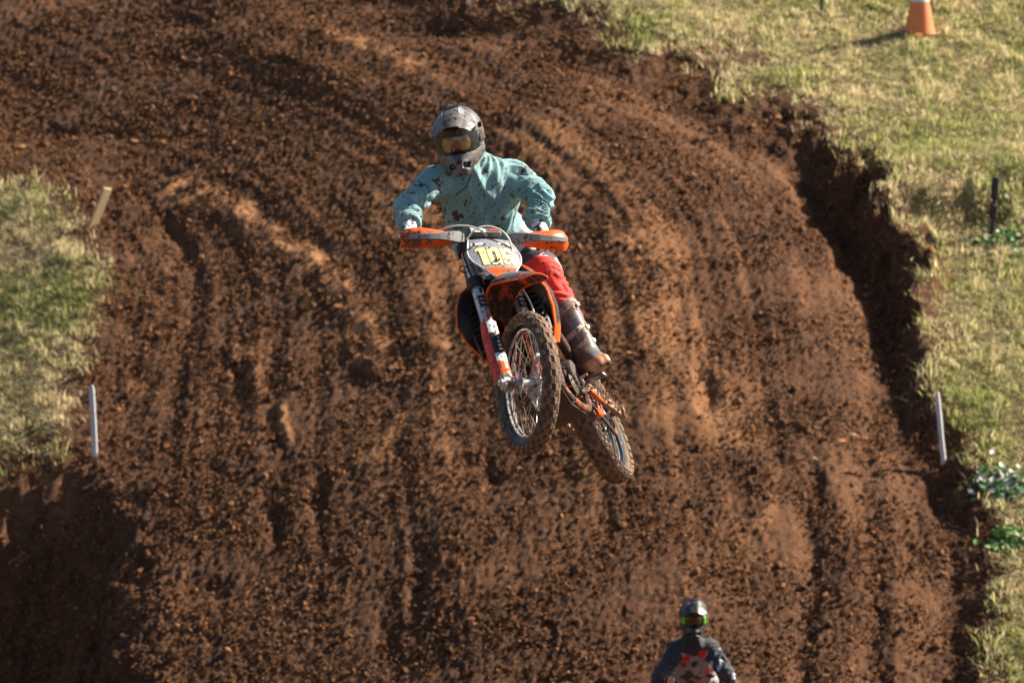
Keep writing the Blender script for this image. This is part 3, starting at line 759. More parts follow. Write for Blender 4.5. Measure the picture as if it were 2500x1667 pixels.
    for sd in (-1, 1):
        gp = MB(); yy = np.array([.275, .28, .30, .39, .408, .412])*sd; bb = np.interp(np.abs(yy), [.215, .30, .405], [-.012, -.030, -.050]); kk = np.full(6, .9345)
        gp.tube(FRT(kk, bb, yy), [.019, .022, .017, .017, .019, .017], 14); gp.build('grip', BLACKP, bar, xf=S)
        lv = MB(); ll = np.array([(.245, .02, .925), (.265, .045, .925), (.33, .045, .922), (.40, .03, .918)])
        lv.tube(FRT(ll[:, 2], ll[:, 1], ll[:, 0]*sd), [.010, .008, .007, .006], 8); lv.box(FRT(.93, .0, .25*sd), (.05, .03, .035), np.stack([FV, YV, KV], 1), .006)
        lv.build('lever', ALLOY, bar, xf=S)
    pd = MB(); pd.box(FRT(.925, .030, 0), (.050, .175, .050), np.stack([FV, YV, KV], 1), .014); pd.build('bar_pad', GREYP, bar, xf=S)
    w1 = MB(); w1.box(FRT(.926, .0565, -.035), (.002, .075, .024), np.stack([FV, YV, KV], 1)); w1.build('pad_lettering', WHITED, bar, xf=S)
    w1 = MB(); w1.box(FRT(.930, .0565, .045), (.002, .05, .010), np.stack([FV, YV, KV], 1)); w1.build('pad_lettering', REDD, bar, xf=S)
    # hoses arching over the plate
    def spline(cp, n=26):
        cp = np.array(cp, float); m = len(cp); t = np.linspace(0, m-1, n); out = []
        for q in t:
            i = min(int(q), m-2); f_ = q-i; a, b, c, d = cp[max(i-1, 0)], cp[i], cp[i+1], cp[min(i+2, m-1)]
            out.append(.5*((2*b)+(-a+c)*f_+(2*a-5*b+4*c-d)*f_**2+(-a+3*b-3*c+d)*f_**3))
        return np.array(out)
    for cp in ([(-.24, .02, .94), (-.17, .055, .945), (-.10, .075, .935), (-.045, .085, .905), (-.01, .08, .87)],
               [(-.11, .06, .86), (-.07, .09, .895), (-.01, .105, .908), (.05, .108, .885), (.085, .100, .84), (.10, .07, .77), (.10, .03, .66)]):
        c_ = spline(cp); hs = MB(); hs.tube(FRT(c_[:, 2], c_[:, 1], c_[:, 0]), .0048, 8); hs.build('hose', CABLE, bar, xf=S)
    hs = MB(); c_ = spline([(.112, .03, .60), (.132, .035, .50), (.136, .03, .40), (.125, .01, .25), (.10, -.04, .12)]); hs.tube(FRT(c_[:, 2], c_[:, 1], c_[:, 0]), .0045, 8); hs.build('brake_hose', CABLE, bar, xf=S)
    hs = MB(); a_ = np.linspace(0, 2*np.pi, 14); hs.tube(FRT(.70+.022*np.sin(a_), .03+0*a_, -.150+.020*np.cos(a_)), .003, 6); c_ = spline([(-.10, .04, .86), (-.14, .05, .78), (-.135, .045, .70), (-.12, .03, .64)]); hs.tube(FRT(c_[:, 2], c_[:, 1], c_[:, 0]), .005, 8); hs.build('wiring', BLACKP, bar, xf=S)
    # ---------------- hand guards
    FR0 = FRT; TH = .58; ct, st_ = math.cos(TH), math.sin(TH)
    def FRG(t, b, y):
        t = np.asarray(t, float)-.9345; b = np.asarray(b, float)+.03
        return FR0(.9265+t*ct-b*st_, -.026+t*st_+b*ct, y)
    for sd in (-1, 1):
        n, m = 16, 9
        yy = np.linspace(.140, .420, n); P = np.zeros((n, m, 3))
        top = np.interp(yy, [.135, .17, .22, .30, .36, .40, .425], [.946, .956, .966, .977, .982, .976, .960])
        bot = np.interp(yy, [.135, .17, .22, .30, .36, .40, .425], [.926, .909, .898, .888, .883, .887, .902])
        bf = np.interp(yy, [.135, .18, .24, .32, .38, .41, .425], [.060, .085, .100, .100, .082, .055, .030])
        for j in range(m):
            q = j/(m-1); kk = bot+(top-bot)*q
            bulge = -.030*(2*q-1)**2*np.clip((yy-.12)/.1, 0, 1)
            if sd < 0: P[:, j] = FRG(kk, bf+bulge, yy*sd)
            else: P[:, m-1-j] = FRG(kk, bf+bulge, yy*sd)
        hg = MB(); hg.grid(P, .006); go = hg.build('hand_guard', ORANGE, root, xf=S)
        spn = MB(); ys = np.linspace(.105, .395, 12)
        bs = np.interp(ys, [.105, .14, .18, .24, .32, .38, .395], [.035, .066, .096, .112, .112, .096, .088])
        hh = np.interp(ys, [.105, .13, .18, .25, .38, .395], [.022, .030, .027, .017, .0125, .010])
        kc = np.interp(ys, [.105, .18, .395], [.942, .938, .932])
        L = []
        for y_, b_, h_, k_ in zip(ys, bs, hh, kc):
            L.append(FRG([k_-h_, k_-h_*.8, k_+h_*.8, k_+h_, k_+h_*.8, k_-h_*.8], [b_-.006, b_+.006, b_+.006, b_-.006, b_-.012, b_-.012], [y_*sd]*6))
        spn.loft(L); spn.build('guard_spine', GREYDECAL, go, xf=S)
        bk = MB(); bk.tube(FRG([.932, .936], [.0, .05], [.21*sd, .17*sd]), .012, 8); bk.build('guard_mount', BLACKM, go, xf=S); bk = MB(); bk.tube(FRG([.9345, .934], [-.05, .05], [.412*sd, .412*sd]), .009, 8)
        bk.build('guard_mount', BLACKM, go, xf=S)
    # ---------------- number plate
    def pl_b(k_, y_): return np.interp(k_, [.57, .67, .77, .87], [.118, .106, .092, .072])-1.3*np.asarray(y_)**2
    ks = np.array([.575, .590, .625, .660, .695, .735, .762, .79, .825, .852])
    hw = np.array([.036, .050, .073, .096, .119, .131, .131, .124, .114, .106])
    n = 11; P = np.zeros((len(ks), n, 3))
    for i, (k_, w_) in enumerate(zip(ks, hw)):
        y_ = np.linspace(-w_, w_, n); P[i] = FRT(np.full(n, k_), pl_b(k_, y_), y_)
    mb = MB(); mb.grid(P[:, ::-1], .005); pl = mb.build('number_plate', PLATE, root, xf=S)
    bd = np.concatenate([np.stack([ks, hw], 1), np.stack([ks, -hw], 1)[::-1]]); bd = np.vstack([bd, bd[:1]])
    mb = MB(); mb.tube(FRT(bd[:, 0], pl_b(bd[:, 0], bd[:, 1])+.001, bd[:, 1]), .0042, 6, False); mb.build('plate_rim', PLATERIM, pl, xf=S)
    def patch(mb, poly, off, thick=.0014, n=8):
        """poly: four (y, k) corners, counter-clockwise seen from the front"""
        p = np.array(poly, float); G = np.zeros((n, n, 3)); a = np.linspace(0, 1, n)
        for i, u_ in enumerate(a):
            e0 = p[0]*(1-u_)+p[1]*u_; e1 = p[3]*(1-u_)+p[2]*u_
            q = e0[None]*(1-a[:, None])+e1[None]*a[:, None]
            G[i] = FRT(q[:, 1], pl_b(q[:, 1], q[:, 0])+off, q[:, 0])
        mb.grid(G, thick)
    mb = MB(); patch(mb, [(-.066, .618), (.066, .618), (.082, .645), (-.082, .645)], .0040); patch(mb, [(-.036, .580), (.036, .580), (.064, .616), (-.064, .616)], .0040); mb.build('orange_decal', ORANGE, pl, xf=S)
    D0, D1 = .664, .785; dw = .054
    def dig(mb, x0, rects):
        for (a, b, c, d) in rects: patch(mb, [(x0+a*dw, D0+(D1-D0)*b), (x0+c*dw, D0+(D1-D0)*b), (x0+c*dw, D0+(D1-D0)*d), (x0+a*dw, D0+(D1-D0)*d)], .0042)
    x1, x2, x3 = -.100, -.042, .024
    mb = MB(); dig(mb, x1, [(.38, 0, .98, 1)]); patch(mb, [(x1-.0, D1-.024), (x1+.38*dw, D1-.024), (x1+.38*dw, D1), (x1+.012, D1)], .0042); mb.build('digit_one', YELLOW, pl, xf=S)
    mb = MB(); dig(mb, x2, [(0, .12, .40, .88), (.72, .12, 1.12, .88), (.10, 0, 1.02, .13), (.10, .87, 1.02, 1), (.40, .12, .72, .22), (.40, .78, .72, .88)]); mb.build('digit_zero', YELLOW, pl, xf=S)
    mb = MB(); dig(mb, x3, [(0, .10, .42, .90), (.10, 0, 1.0, .12), (.10, .88, 1.0, 1), (.42, .10, .62, .16), (.42, .34, .62, .58), (.62, .10, 1.12, .56), (.42, .78, 1.1, .90), (.72, .70, 1.12, .80)]); mb.build('digit_six', YELLOW, pl, xf=S)
    mb = MB(); patch(mb, [(-.105, .808), (-.045, .808), (-.045, .822), (-.102, .822)], .004); mb.build('sponsor_lettering', WHITED, pl, xf=S); mb = MB(); patch(mb, [(.03, .808), (.110, .808), (.106, .822), (.03, .822)], .004); mb.build('sponsor_lettering', WHITED, pl, xf=S)
    # ---------------- front fender
    cen = np.array([(.500, -.10), (.565, -.05), (.598, .0), (.602, .06), (.585, .12), (.542, .19), (.478, .27), (.405, .35), (.338, .42), (.310, .448)])
    wd = np.array([.056, .070, .076, .080, .086, .090, .088, .081, .066, .050]); dr = np.array([.05, .06, .065, .062, .060, .056, .05, .04, .026, .016])
    n = 13; P = np.zeros((len(cen), n, 3)); a = np.linspace(-1, 1, n)
    tg = nrm(np.gradient(cen, axis=0)); nm = np.stack([tg[:, 1], -tg[:, 0]], 1)     # normal pointing up in (k, b)
    for i in range(len(cen)):
        d_ = dr[i]*np.abs(a)**2.2
        P[i] = FRT(cen[i, 0]-nm[i, 0]*d_, cen[i, 1]-nm[i, 1]*d_, a*wd[i])
    mb = MB(); mb.grid(P, .005); fe = mb.build('front_fender', ORANGE_MUD, root, xf=S)
    for sd in (-1, 1):
        G = np.zeros((6, 5, 3)); aa = np.linspace(.25, .86, 5)
        for i in range(6):
            ii = i+3; d_ = dr[ii]*aa**2.2; off = .0045; sh = 1 if i < 5 else .7
            row = FRT(cen[ii, 0]-nm[ii, 0]*(d_-off), cen[ii, 1]-nm[ii, 1]*(d_-off), sd*aa*sh*wd[ii]); G[i] = row if sd > 0 else row[::-1]
        mb = MB(); mb.grid(G, .0012); mb.build('fender_decal', GREYDECAL, fe, xf=S)
    mb = MB(); mb.grid(P[:, 6:].copy()+np.array([0, 0, 0]), .0052)
    edge = [P[i, -1] for i in range(2, len(cen))]+[P[-1, j] for j in range(n-2, 0, -1)]+[P[i, 0] for i in range(len(cen)-1, 1, -1)]
    mb = MB(); mb.tube(np.array(edge), .0045, 6); mb.build('fender_lip', ORANGE, fe, xf=S)
    # ---------------- frame, engine
    I_ = lambda V: V
    fr = MB()
    for sd in (-1, 1):
        fr.tube(spline([(.33, 0, .86), (.24, sd*.075, .80), (.06, sd*.115, .68), (-.12, sd*.115, .52), (-.16, sd*.10, .40)], 18), .024, 10)
        fr.tube(spline([(.36, 0, .74), (.33, sd*.03, .58), (.26, sd*.085, .36), (.16, sd*.10, .285), (-.10, sd*.10, .28), (-.18, sd*.10, .40)], 22), .021, 10)
        fr.tube(spline([(-.02, sd*.10, .66), (-.30, sd*.08, .82), (-.62, sd*.075, .93)], 12), .013, 8)
    fr.tube([(.30, 0, .92), (.385, 0, .72)], .036, 14)
    fr.build('frame', ORFRAME, root)
    en = MB(); en.box((.05, 0, .42), (.36, .20, .20), None, .035); en.box((.12, 0, .60), (.16, .17, .24), rotm(YV, .25), .02); en.box((.10, 0, .735), (.15, .15, .07), rotm(YV, .25), .015)
    for q in range(6): en.box((.13-.006*q, 0, .55+.025*q), (.19, .20, .008), rotm(YV, .25))
    en.build('engine', ENGINE, root)
    for sd in (-1, 1):
        cv = MB(); cv.rev([(0, .0), (.085, .0), (.092, -.012), (.092, -.04)], (.06 if sd > 0 else .0, sd*.142, .41), YV*sd, 26); cv.rev([(.0, .008), (.04, .006), (.055, -.004)], (.13, sd*.128, .37), YV*sd, 20)
        cv.build('engine_cover', ENGINE, root)
    sk = MB(); g = np.array([[(.30, y_, .36) for y_ in (-.09, 0, .09)], [(.24, y_, .265) for y_ in (-.10, 0, .10)], [(.0, y_, .245) for y_ in (-.10, 0, .10)], [(-.14, y_, .262) for y_ in (-.08, 0, .08)]]); sk.grid(g, .006); sk.build('skid_plate', ENGINE, root)
    ex = MB(); ex.tube(spline([(.20, -.02, .66), (.30, -.06, .60), (.31, -.12, .46), (.20, -.155, .40), (.0, -.15, .50), (-.16, -.14, .66), (-.34, -.13, .74)], 28), .021, 12); ex.tube(spline([(-.34, -.13, .74), (-.42, -.14, .77), (-.72, -.15, .86), (-.76, -.15, .872)], 10), [.022, .045, .05, .05, .05, .05, .05, .05, .048, .03], 14)
    ex.build('exhaust', ALLOY, root)
    rd = [None, None]
    for sd in (-1, 1):
        mb = MB(); Rz = rotm((0, 0, 1), -.35*sd)@rotm(YV, -.18); mb.box((.375, sd*.135, .74), (.030, .115, .30), Rz, .006)
        ro = mb.build('radiator', BLACKM, root)
        for q in range(9):
            lb = MB(); lb.box(np.array((.375, sd*.135, .74))+Rz@np.array((.026, 0, -.128+.032*q)), (.026, .112, .005), Rz@rotm(YV, .6)); lb.build('louver', BLACKP, ro)
    for sd in (-1, 1):
        fe_ = np.array([(.32, .105, .975), (.410, .165, .930), (.438, .205, .862), (.440, .232, .785), (.405, .222, .700), (.365, .190, .620), (.325, .145, .550)])
        be = np.array([(.02, .115, .965), (.05, .125, .925), (.07, .150, .870), (.09, .165, .800), (.14, .172, .725), (.20, .165, .630), (.27, .145, .545)])
        m_ = 9; G = np.zeros((len(fe_), m_, 3))
        for i in range(len(fe_)):
            q = np.linspace(0, 1, m_)[:, None]; G[i] = fe_[i]*(1-q)+be[i]*q; G[i, :, 1] += .022*np.sin(np.pi*q[:, 0])
        G[..., 1] *= sd
        if sd < 0: G = G[:, ::-1]
        mb = MB(); mb.grid(G, .006); sh = mb.build('radiator_shroud', ORANGE, root)
        Gd = G[1:6, 1:7].copy(); Gd[..., 1] += sd*.0042
        mb = MB(); mb.grid(Gd, .001); mb.build('shroud_decal', BLACKD if sd > 0 else GREYDECAL, sh)
        # inner duct wall from the front edge back to the radiator
        dk = np.stack([fe_*np.array([1, sd, 1]), (fe_*np.array([1, sd, 1])*.55+np.array((.36, sd*.10, .76))*.45)], 1)
        if sd < 0: dk = dk[:, ::-1]
        mb = MB(); mb.grid(dk, .004); mb.build('shroud_duct', BLACKP, sh)
        eg = MB(); eg.tube(fe_*np.array([1, sd, 1]), .0055, 6); eg.build('shroud_edge', ORANGE, sh)
    tk = MB(); L = []
    for x_, z0, z1, w_ in ((.36, .82, .94, .05), (.30, .78, .985, .10), (.18, .76, .985, .125), (.08, .78, .965, .12), (.02, .80, .95, .11)):
        an = np.linspace(0, 2*np.pi, 14, endpoint=False); L.append(np.stack([np.full(14, x_), w_*np.sign(np.cos(an))*np.abs(np.cos(an))**.7, (z0+z1)/2+(z1-z0)/2*np.sin(an)], 1))
    tk.loft(L); tk.build('fuel_tank', BLACKP, root)
    st = MB(); L = []
    for x_, zt, th, w_ in ((.20, .985, .04, .06), (.10, .985, .07, .075), (-.10, .955, .09, .085), (-.35, .950, .09, .095), (-.55, .965, .07, .085), (-.70, .985, .045, .065)):
        an = np.linspace(0, 2*np.pi, 14, endpoint=False); L.append(np.stack([np.full(14, x_), w_*np.sign(np.cos(an))*np.abs(np.cos(an))**.6, zt-th/2+th/2*np.sign(np.sin(an))*np.abs(np.sin(an))**.6], 1))
    st.loft(L); st.build('seat', SEATM, root)
    rf = MB(); cen2 = np.array([(-.45, .925), (-.60, .935), (-.75, .955), (-.90, .975), (-1.00, .985)]); G = np.zeros((5, 9, 3)); a2 = np.linspace(-1, 1, 9); w2 = [.10, .105, .10, .09, .06]
    for i in range(5): G[i] = np.stack([np.full(9, cen2[i, 0]), a2*w2[i], cen2[i, 1]-.05*np.abs(a2)**2.5], 1)
    rf.grid(G[:, ::-1], .005); rf.build('rear_fender', ORANGE_MUD, root)
    for sd in (-1, 1):
        G = np.array([[(-.05, sd*.125, .90), (-.30, sd*.145, .90), (-.60, sd*.12, .94)], [(-.04, sd*.14, .80), (-.28, sd*.165, .80), (-.60, sd*.13, .86)], [(-.06, sd*.135, .70), (-.22, sd*.155, .70), (-.45, sd*.13, .76)]])
        if sd > 0: G = G[:, ::-1]
        mb = MB(); mb.grid(G, .005); mb.build('side_panel', WHITED if sd < 0 else ORANGE_MUD, root)
    # ---------------- swingarm, chain, shock
    sw = MB()
    for sd in (-1, 1):
        L = []
        for x_, y_, z_, h_, w_ in ((-.14, .085, .42, .055, .030), (-.30, .100, .405, .062, .032), (-.50, .112, .372, .060, .032), (-.66, .118, .343, .052, .034), (-.80, .118, .322, .046, .034), (-.83, .118, .318, .030, .026)):
            L.append([(x_, sd*y_+dy*w_/2, z_+dz*h_/2) for dy, dz in ((1, -.7), (1, .7), (.7, 1), (-.7, 1), (-1, .7), (-1, -.7), (-.7, -1), (.7, -1))])
        sw.loft(L)
    sw.box((-.26, 0, .41), (.07, .17, .06), None, .015); sw.tube([(-.735, -.15, .33), (-.735, .15, .33)], .014, 12); sw.build('swingarm', MUDPALE, root)
    ch = MB()
    for dz in (.055, -.060): ch.tube(spline([(-.10, .085, .42+dz*.55), (-.40, .075, .385+dz*.75), (-.735, .064, .33+dz*1.6)], 12), .009, 6)
    ch.build('chain', ENGINE, root)
    cg = MB(); cg.box((-.47, .078, .312), (.085, .026, .045), rotm(YV, .08), .008); cg.tube(spline([(-.16, .13, .365), (-.24, .138, .335), (-.34, .135, .325), (-.42, .125, .335)], 10), [.010, .014, .014, .013, .012, .012, .012, .012, .010, .008], 8, flat=.6); cg.build('chain_guide', ORANGE, root)
    shk = MB(); aa = np.linspace(0, 2*np.pi*7, 90); q = np.linspace(0, 1, 90); A_ = np.array((-.10, 0, .74)); B_ = np.array((-.24, 0, .44)); ux = nrm(np.cross(B_-A_, YV))
    shk.tube(A_+(B_-A_)*q[:, None]+.038*(np.cos(aa)[:, None]*YV+np.sin(aa)[:, None]*ux), .006, 6); shk.tube([A_, B_], .014, 10); shk.build('shock_absorber', ORFRAME, root)
    for sd in (-1, 1):
        pg = MB(); pg.box((-.08, sd*.19, .395), (.055, .11, .018), None, .005)
        for q in range(5): pg.box((-.08, sd*(.145+.022*q), .407), (.055, .004, .010))
        pg.tube([(-.10, sd*.11, .40), (-.085, sd*.15, .395)], .012, 8); pg.build('footpeg', ALLOY, root)
    lv = MB(); lv.tube(spline([(.02, .135, .36), (.08, .160, .365), (.115, .165, .385), (.12, .20, .388)], 10), .0075, 8); lv.build('shift_lever', ALLOY, root)
    lv = MB(); lv.tube(spline([(-.10, -.13, .36), (.02, -.165, .355), (.09, -.17, .385), (.10, -.20, .388)], 10), .0075, 8); lv.build('brake_pedal', ALLOY, root)
    if detail:
        # mud thrown on plate, guards and lower bike
        rng = np.random.default_rng(5)
        def lump(mb, c, r):
            A_, _ = np.linalg.qr(rng.normal(size=(3, 3))); mb.add((ICO*rng.uniform(.6, 1.3, (12, 1))*r*np.array([1, .8, .6]))@A_.T+c, None, ICT)
        mb = MB()
        for _ in range(10):
            k_ = rng.uniform(.60, .845); w_ = np.interp(k_, ks, hw)*.9; y_ = rng.uniform(-w_, w_); lump(mb, FRT(k_, pl_b(k_, y_)+.005, y_), rng.uniform(.003, .0075))
        lump(mb, FRT(.688, .108, -.012), .016); lump(mb, FRT(.696, .107, .002), .011); lump(mb, FRT(.78, .095, -.022), .009); lump(mb, FRT(.805, .09, -.095), .012)
        mb.build('mud_spatter', MUDC, pl, xf=S)['kind'] = 'stuff'
        mb = MB()
        for _ in range(130):
            y_ = -rng.uniform(.34, .42); q = rng.uniform(-.045, .035); lump(mb, FRG(.93+q, np.interp(-y_, [.32, .38, .41, .425], [.100, .084, .057, .034])+.002, y_), rng.uniform(.003, .008))
        for _ in range(12): y_ = -rng.uniform(.15, .34); lump(mb, FRG(.93+rng.uniform(-.03, .04), .112, y_), rng.uniform(.004, .009))
        mb.build('mud_on_guard', MUDC, root, xf=S)['kind'] = 'stuff'
        mb = MB()
        for _ in range(260):
            x_ = -rng.uniform(.18, .82); sd = 1 if rng.random() < .8 else -1; lump(mb, np.array((x_, sd*np.interp(-x_, [.14, .5, .8], [.10, .13, .137]), np.interp(-x_, [.14, .5, .8], [.42, .372, .322])+rng.uniform(-.025, .040))), rng.uniform(.004, .012))
        for _ in range(160): lump(mb, np.array((rng.uniform(-.2, .3), rng.choice([-1, 1])*rng.uniform(.09, .15), rng.uniform(.26, .45))), rng.uniform(.004, .011))
        mb.build('caked_mud', MUDC, root)['kind'] = 'stuff'
    return root, S, FRT
BIKE_R = np.array([[-0.24936479075923018, 0.8942372883128966, -0.37169459684047423], [-0.9353438039252487, -0.12296273309393721, 0.33168077232289933], [0.2508967309238029, 0.4303717444963906, 0.8670818830715369]])
BIKE_T = np.array([0.3509359148552221, 25.42293179144278, 3.81940700017258])
STEER = 0.6927977
bike, BS, BFRT = build_bike('orange dirt bike with yellow number 106, leaning in mid-air with its front wheel turned', BIKE_R, BIKE_T, STEER)
def bw(P): return np.asarray(P)@BIKE_R.T+BIKE_T
# ================================================================== RIDERS
SKIN = paint('skin', (.45, .27, .19), .6)
def frame(z, x):
    """orthonormal columns (x, y, z) with z along z and x near x"""
    z = nrm(z); x = nrm(np.asarray(x)-z*np.dot(x, z)); return np.stack([x, np.cross(z, x), z], 1)

def folds(V, N, segs, amp, seed):
    """cloth folds that run round each limb segment; segs: (a, b, fold length, strength)"""
    d = np.zeros(len(V)); wsum = np.zeros(len(V))+1e-6
    for i, (a, b, lam, st) in enumerate(segs):
        a = np.asarray(a, float); b = np.asarray(b, float); ab = b-a; L = np.linalg.norm(ab); u = ab/L
        t = (V-a)@u; q = V-a-t[:, None]*u; rr = np.linalg.norm(q, axis=1)
        wt = np.exp(-(np.maximum(rr-.02, 0)/.07)**2)*sstep(-.06, .02, t)*(1-sstep(L-.02, L+.06, t))
        warp = noise3(V*7, seed+i)*.10+noise3(V*17, seed+i+7)*.025
        ph = (t+warp+.35*q@nrm(np.cross(u, [.3, .2, .9])))/lam
        f_ = (.45-np.abs(((ph) % 1)*2-1)**1.4)*(.6+noise3(V*12, seed+40+i))
        d += wt*st*f_; wsum += wt
    return V+N*(amp*d/np.maximum(wsum, 1))[:, None]

def organic(name, fn, lo, hi, h, mat, parent, off, post=None, colf=None, smooth=2):
    V, Q = snets(fn, lo, hi, h); V = vsmooth(V, Q, smooth)
    C = colf(V) if colf else None
    if post: V = post(V, vnormals(V, Q))
    return fast_mesh(name, V-off, Q, mat, parent, True, None, colors=C)

def bbox(pts, m): pts = np.array(pts); return pts.min(0)-m, pts.max(0)+m

def helmet(root, off, c, Rh, sc, shell_mat, peak_mat, dark_mat, frame_mat, lens_mat, strap_mat, vent_mat, side_mat=None):
    """motocross helmet; local axes: x = wearer's left, y = forwards, z = up"""
    Xf = lambda V: (np.asarray(V)*sc)@Rh.T+c-off
    def sh(p):
        d = ell(p, (0, -.008, .022), (.122, .150, .134))
        jaw = ell(p, (0, .040, -.066), (.088, .112, .076))
        chin = smin([rbox(p, (0, .142, -.116), (.030, .040, .042), .026), cap(p, (-.020, .140, -.116), (-.080, .02, -.060), .032, .036), cap(p, (.020, .140, -.116), (.080, .02, -.060), .032, .036)], .03)
        d = smin([d, jaw, chin], .035)
        port = rbox(p, (0, .165, .002), (.098, .10, .050), .03)
        d = np.maximum(d, -port)
        inner = ell(p, (0, -.005, -.015), (.098, .118, .125)); neck = cap(p, (0, -.02, -.05), (0, -.04, -.30), .088, .09)
        d = np.maximum(d, -np.minimum(inner, neck))
        for s in (-1, 1):                                   # chin vents
            d = np.maximum(d, -rbox(p, (s*.034, .178, -.104), (.016, .04, .012), .004, rotm((0, 1, 0), s*.35)))
        d = np.maximum(d, -rbox(p, (0, .190, -.086), (.010, .03, .006), .003))
        return d
    V, Q = snets(sh, (-.15, -.18, -.20), (.15, .20, .18), .0055); V = vsmooth(V, Q, 1)
    ho = fast_mesh('helmet', Xf(V), Q, shell_mat, root, True, 50)
    # peak (visor): a curved roof that runs from the crown out over the goggles
    n, m = 12, 17; P = np.zeros((n, m, 3)); a = np.linspace(-1, 1, m)
    ys = np.linspace(.0, 1, n)
    for i, q in enumerate(ys):
        yy = .040+.195*q; zt = np.interp(q, [0, .25, .5, .8, 1], [.166, .163, .149, .120, .096]); hw = np.interp(q, [0, .3, .7, 1], [.072, .100, .112, .088])
        dz = np.interp(q, [0, .4, 1], [.046, .072, .034])*np.abs(a)**2.3; back = .03*np.abs(a)**2*q
        P[i] = np.stack([a*hw, yy-back, zt-dz+.006*(np.abs(a) < .42)], 1)
    mb = MB(); mb.grid(P[:, ::-1], .005); pk = mb.build('peak', peak_mat, ho, xf=Xf)
    for s in (-1, 1):
        mb = MB(); G = P[2:7, (3 if s < 0 else 11):(6 if s < 0 else 14)].copy(); G[..., 2] += .0045; mb.grid(G[:, ::-1], .0015); mb.build('peak_decal', vent_mat, pk, xf=Xf)
    mb = MB(); aa = np.linspace(-1, 1, 11); yv = .105+.0*aa
    G = np.stack([np.stack([aa*.046, .080-.030*np.abs(aa)**2.5+0*aa, np.full(11, .176)], 1), np.stack([aa*.046, .104-.030*np.abs(aa)**2.5, np.full(11, .168)], 1)], 0)
    mb.grid(G[:, ::-1], .004); mb.build('peak_vent', dark_mat, pk, xf=Xf)
    mb = MB(); aa = np.linspace(-1, 1, 15); zz = np.array([.070, .055])
    G = np.stack([np.stack([aa*.098, .150-.075*aa**2, np.full(15, z_)], 1) for z_ in (.072, .046)], 0); mb.grid(G, .006); mb.build('brow_shade', dark_mat, ho, xf=Xf)  # dark strip standing in for the shade under the peak
    # goggles
    def band(zlo, zhi, hw, y0, cur, notch=0.0, nn=19, mm=7):
        aa = np.linspace(-1, 1, nn); G = np.zeros((mm, nn, 3))
        for j in range(mm):
            q = j/(mm-1); lo = zlo+notch*np.exp(-(aa/.28)**2); hi = zhi-.010*np.abs(aa)**3; lo = lo+.012*np.abs(aa)**4
            G[j] = np.stack([aa*hw, y0-cur*aa**2-.004*(2*q-1)**2, lo+(hi-lo)*q], 1)
        return G
    mb = MB(); mb.grid(band(-.050, .048, .097, .140, .062, .020), .020); gf = mb.build('goggles', frame_mat, ho, xf=Xf)
    mb = MB(); mb.grid(band(-.036, .036, .080, .156, .050, .018), .004); mb.build('lens', lens_mat, gf, xf=Xf)
    for s in (-1, 1):
        if side_mat: mb = MB(); mb.box((s*.086, .108, .0), (.032, .026, .066), rotm((0, 0, 1), -s*.75), .008); mb.build('goggle_side', side_mat, gf, xf=Xf)
        th = np.linspace(.0, 1, 8); L = []
        xs = s*np.interp(th, [0, .3, 1], [.086, .113, .1165]); yy = np.interp(th, [0, .3, 1], [.088, .045, -.06]); 
        G = np.stack([np.stack([xs, yy, np.full(8, z_)], 1) for z_ in (-.026, 0, .026)], 0)
        mb = MB(); mb.grid(G if s < 0 else G[:, ::-1], .005); mb.build('strap', strap_mat, gf, xf=Xf)
    mb = MB(); mb.box((-.110, .056, 0), (.003, .012, .036), rotm((0, 0, 1), .55)); mb.build('strap_lettering', WHITED, gf, xf=Xf)
    mb = MB(); mb.rev([(.0, .004), (.012, .004), (.014, 0), (.014, -.004)], (.120, .035, .058), (1, 0, 0), 12); mb.build('peak_screw', dark_mat, pk, xf=Xf); mb = MB(); mb.rev([(.0, .004), (.012, .004), (.014, 0), (.014, -.004)], (-.120, .035, .058), (-1, 0, 0), 12); mb.build('peak_screw', dark_mat, pk, xf=Xf)
    return ho

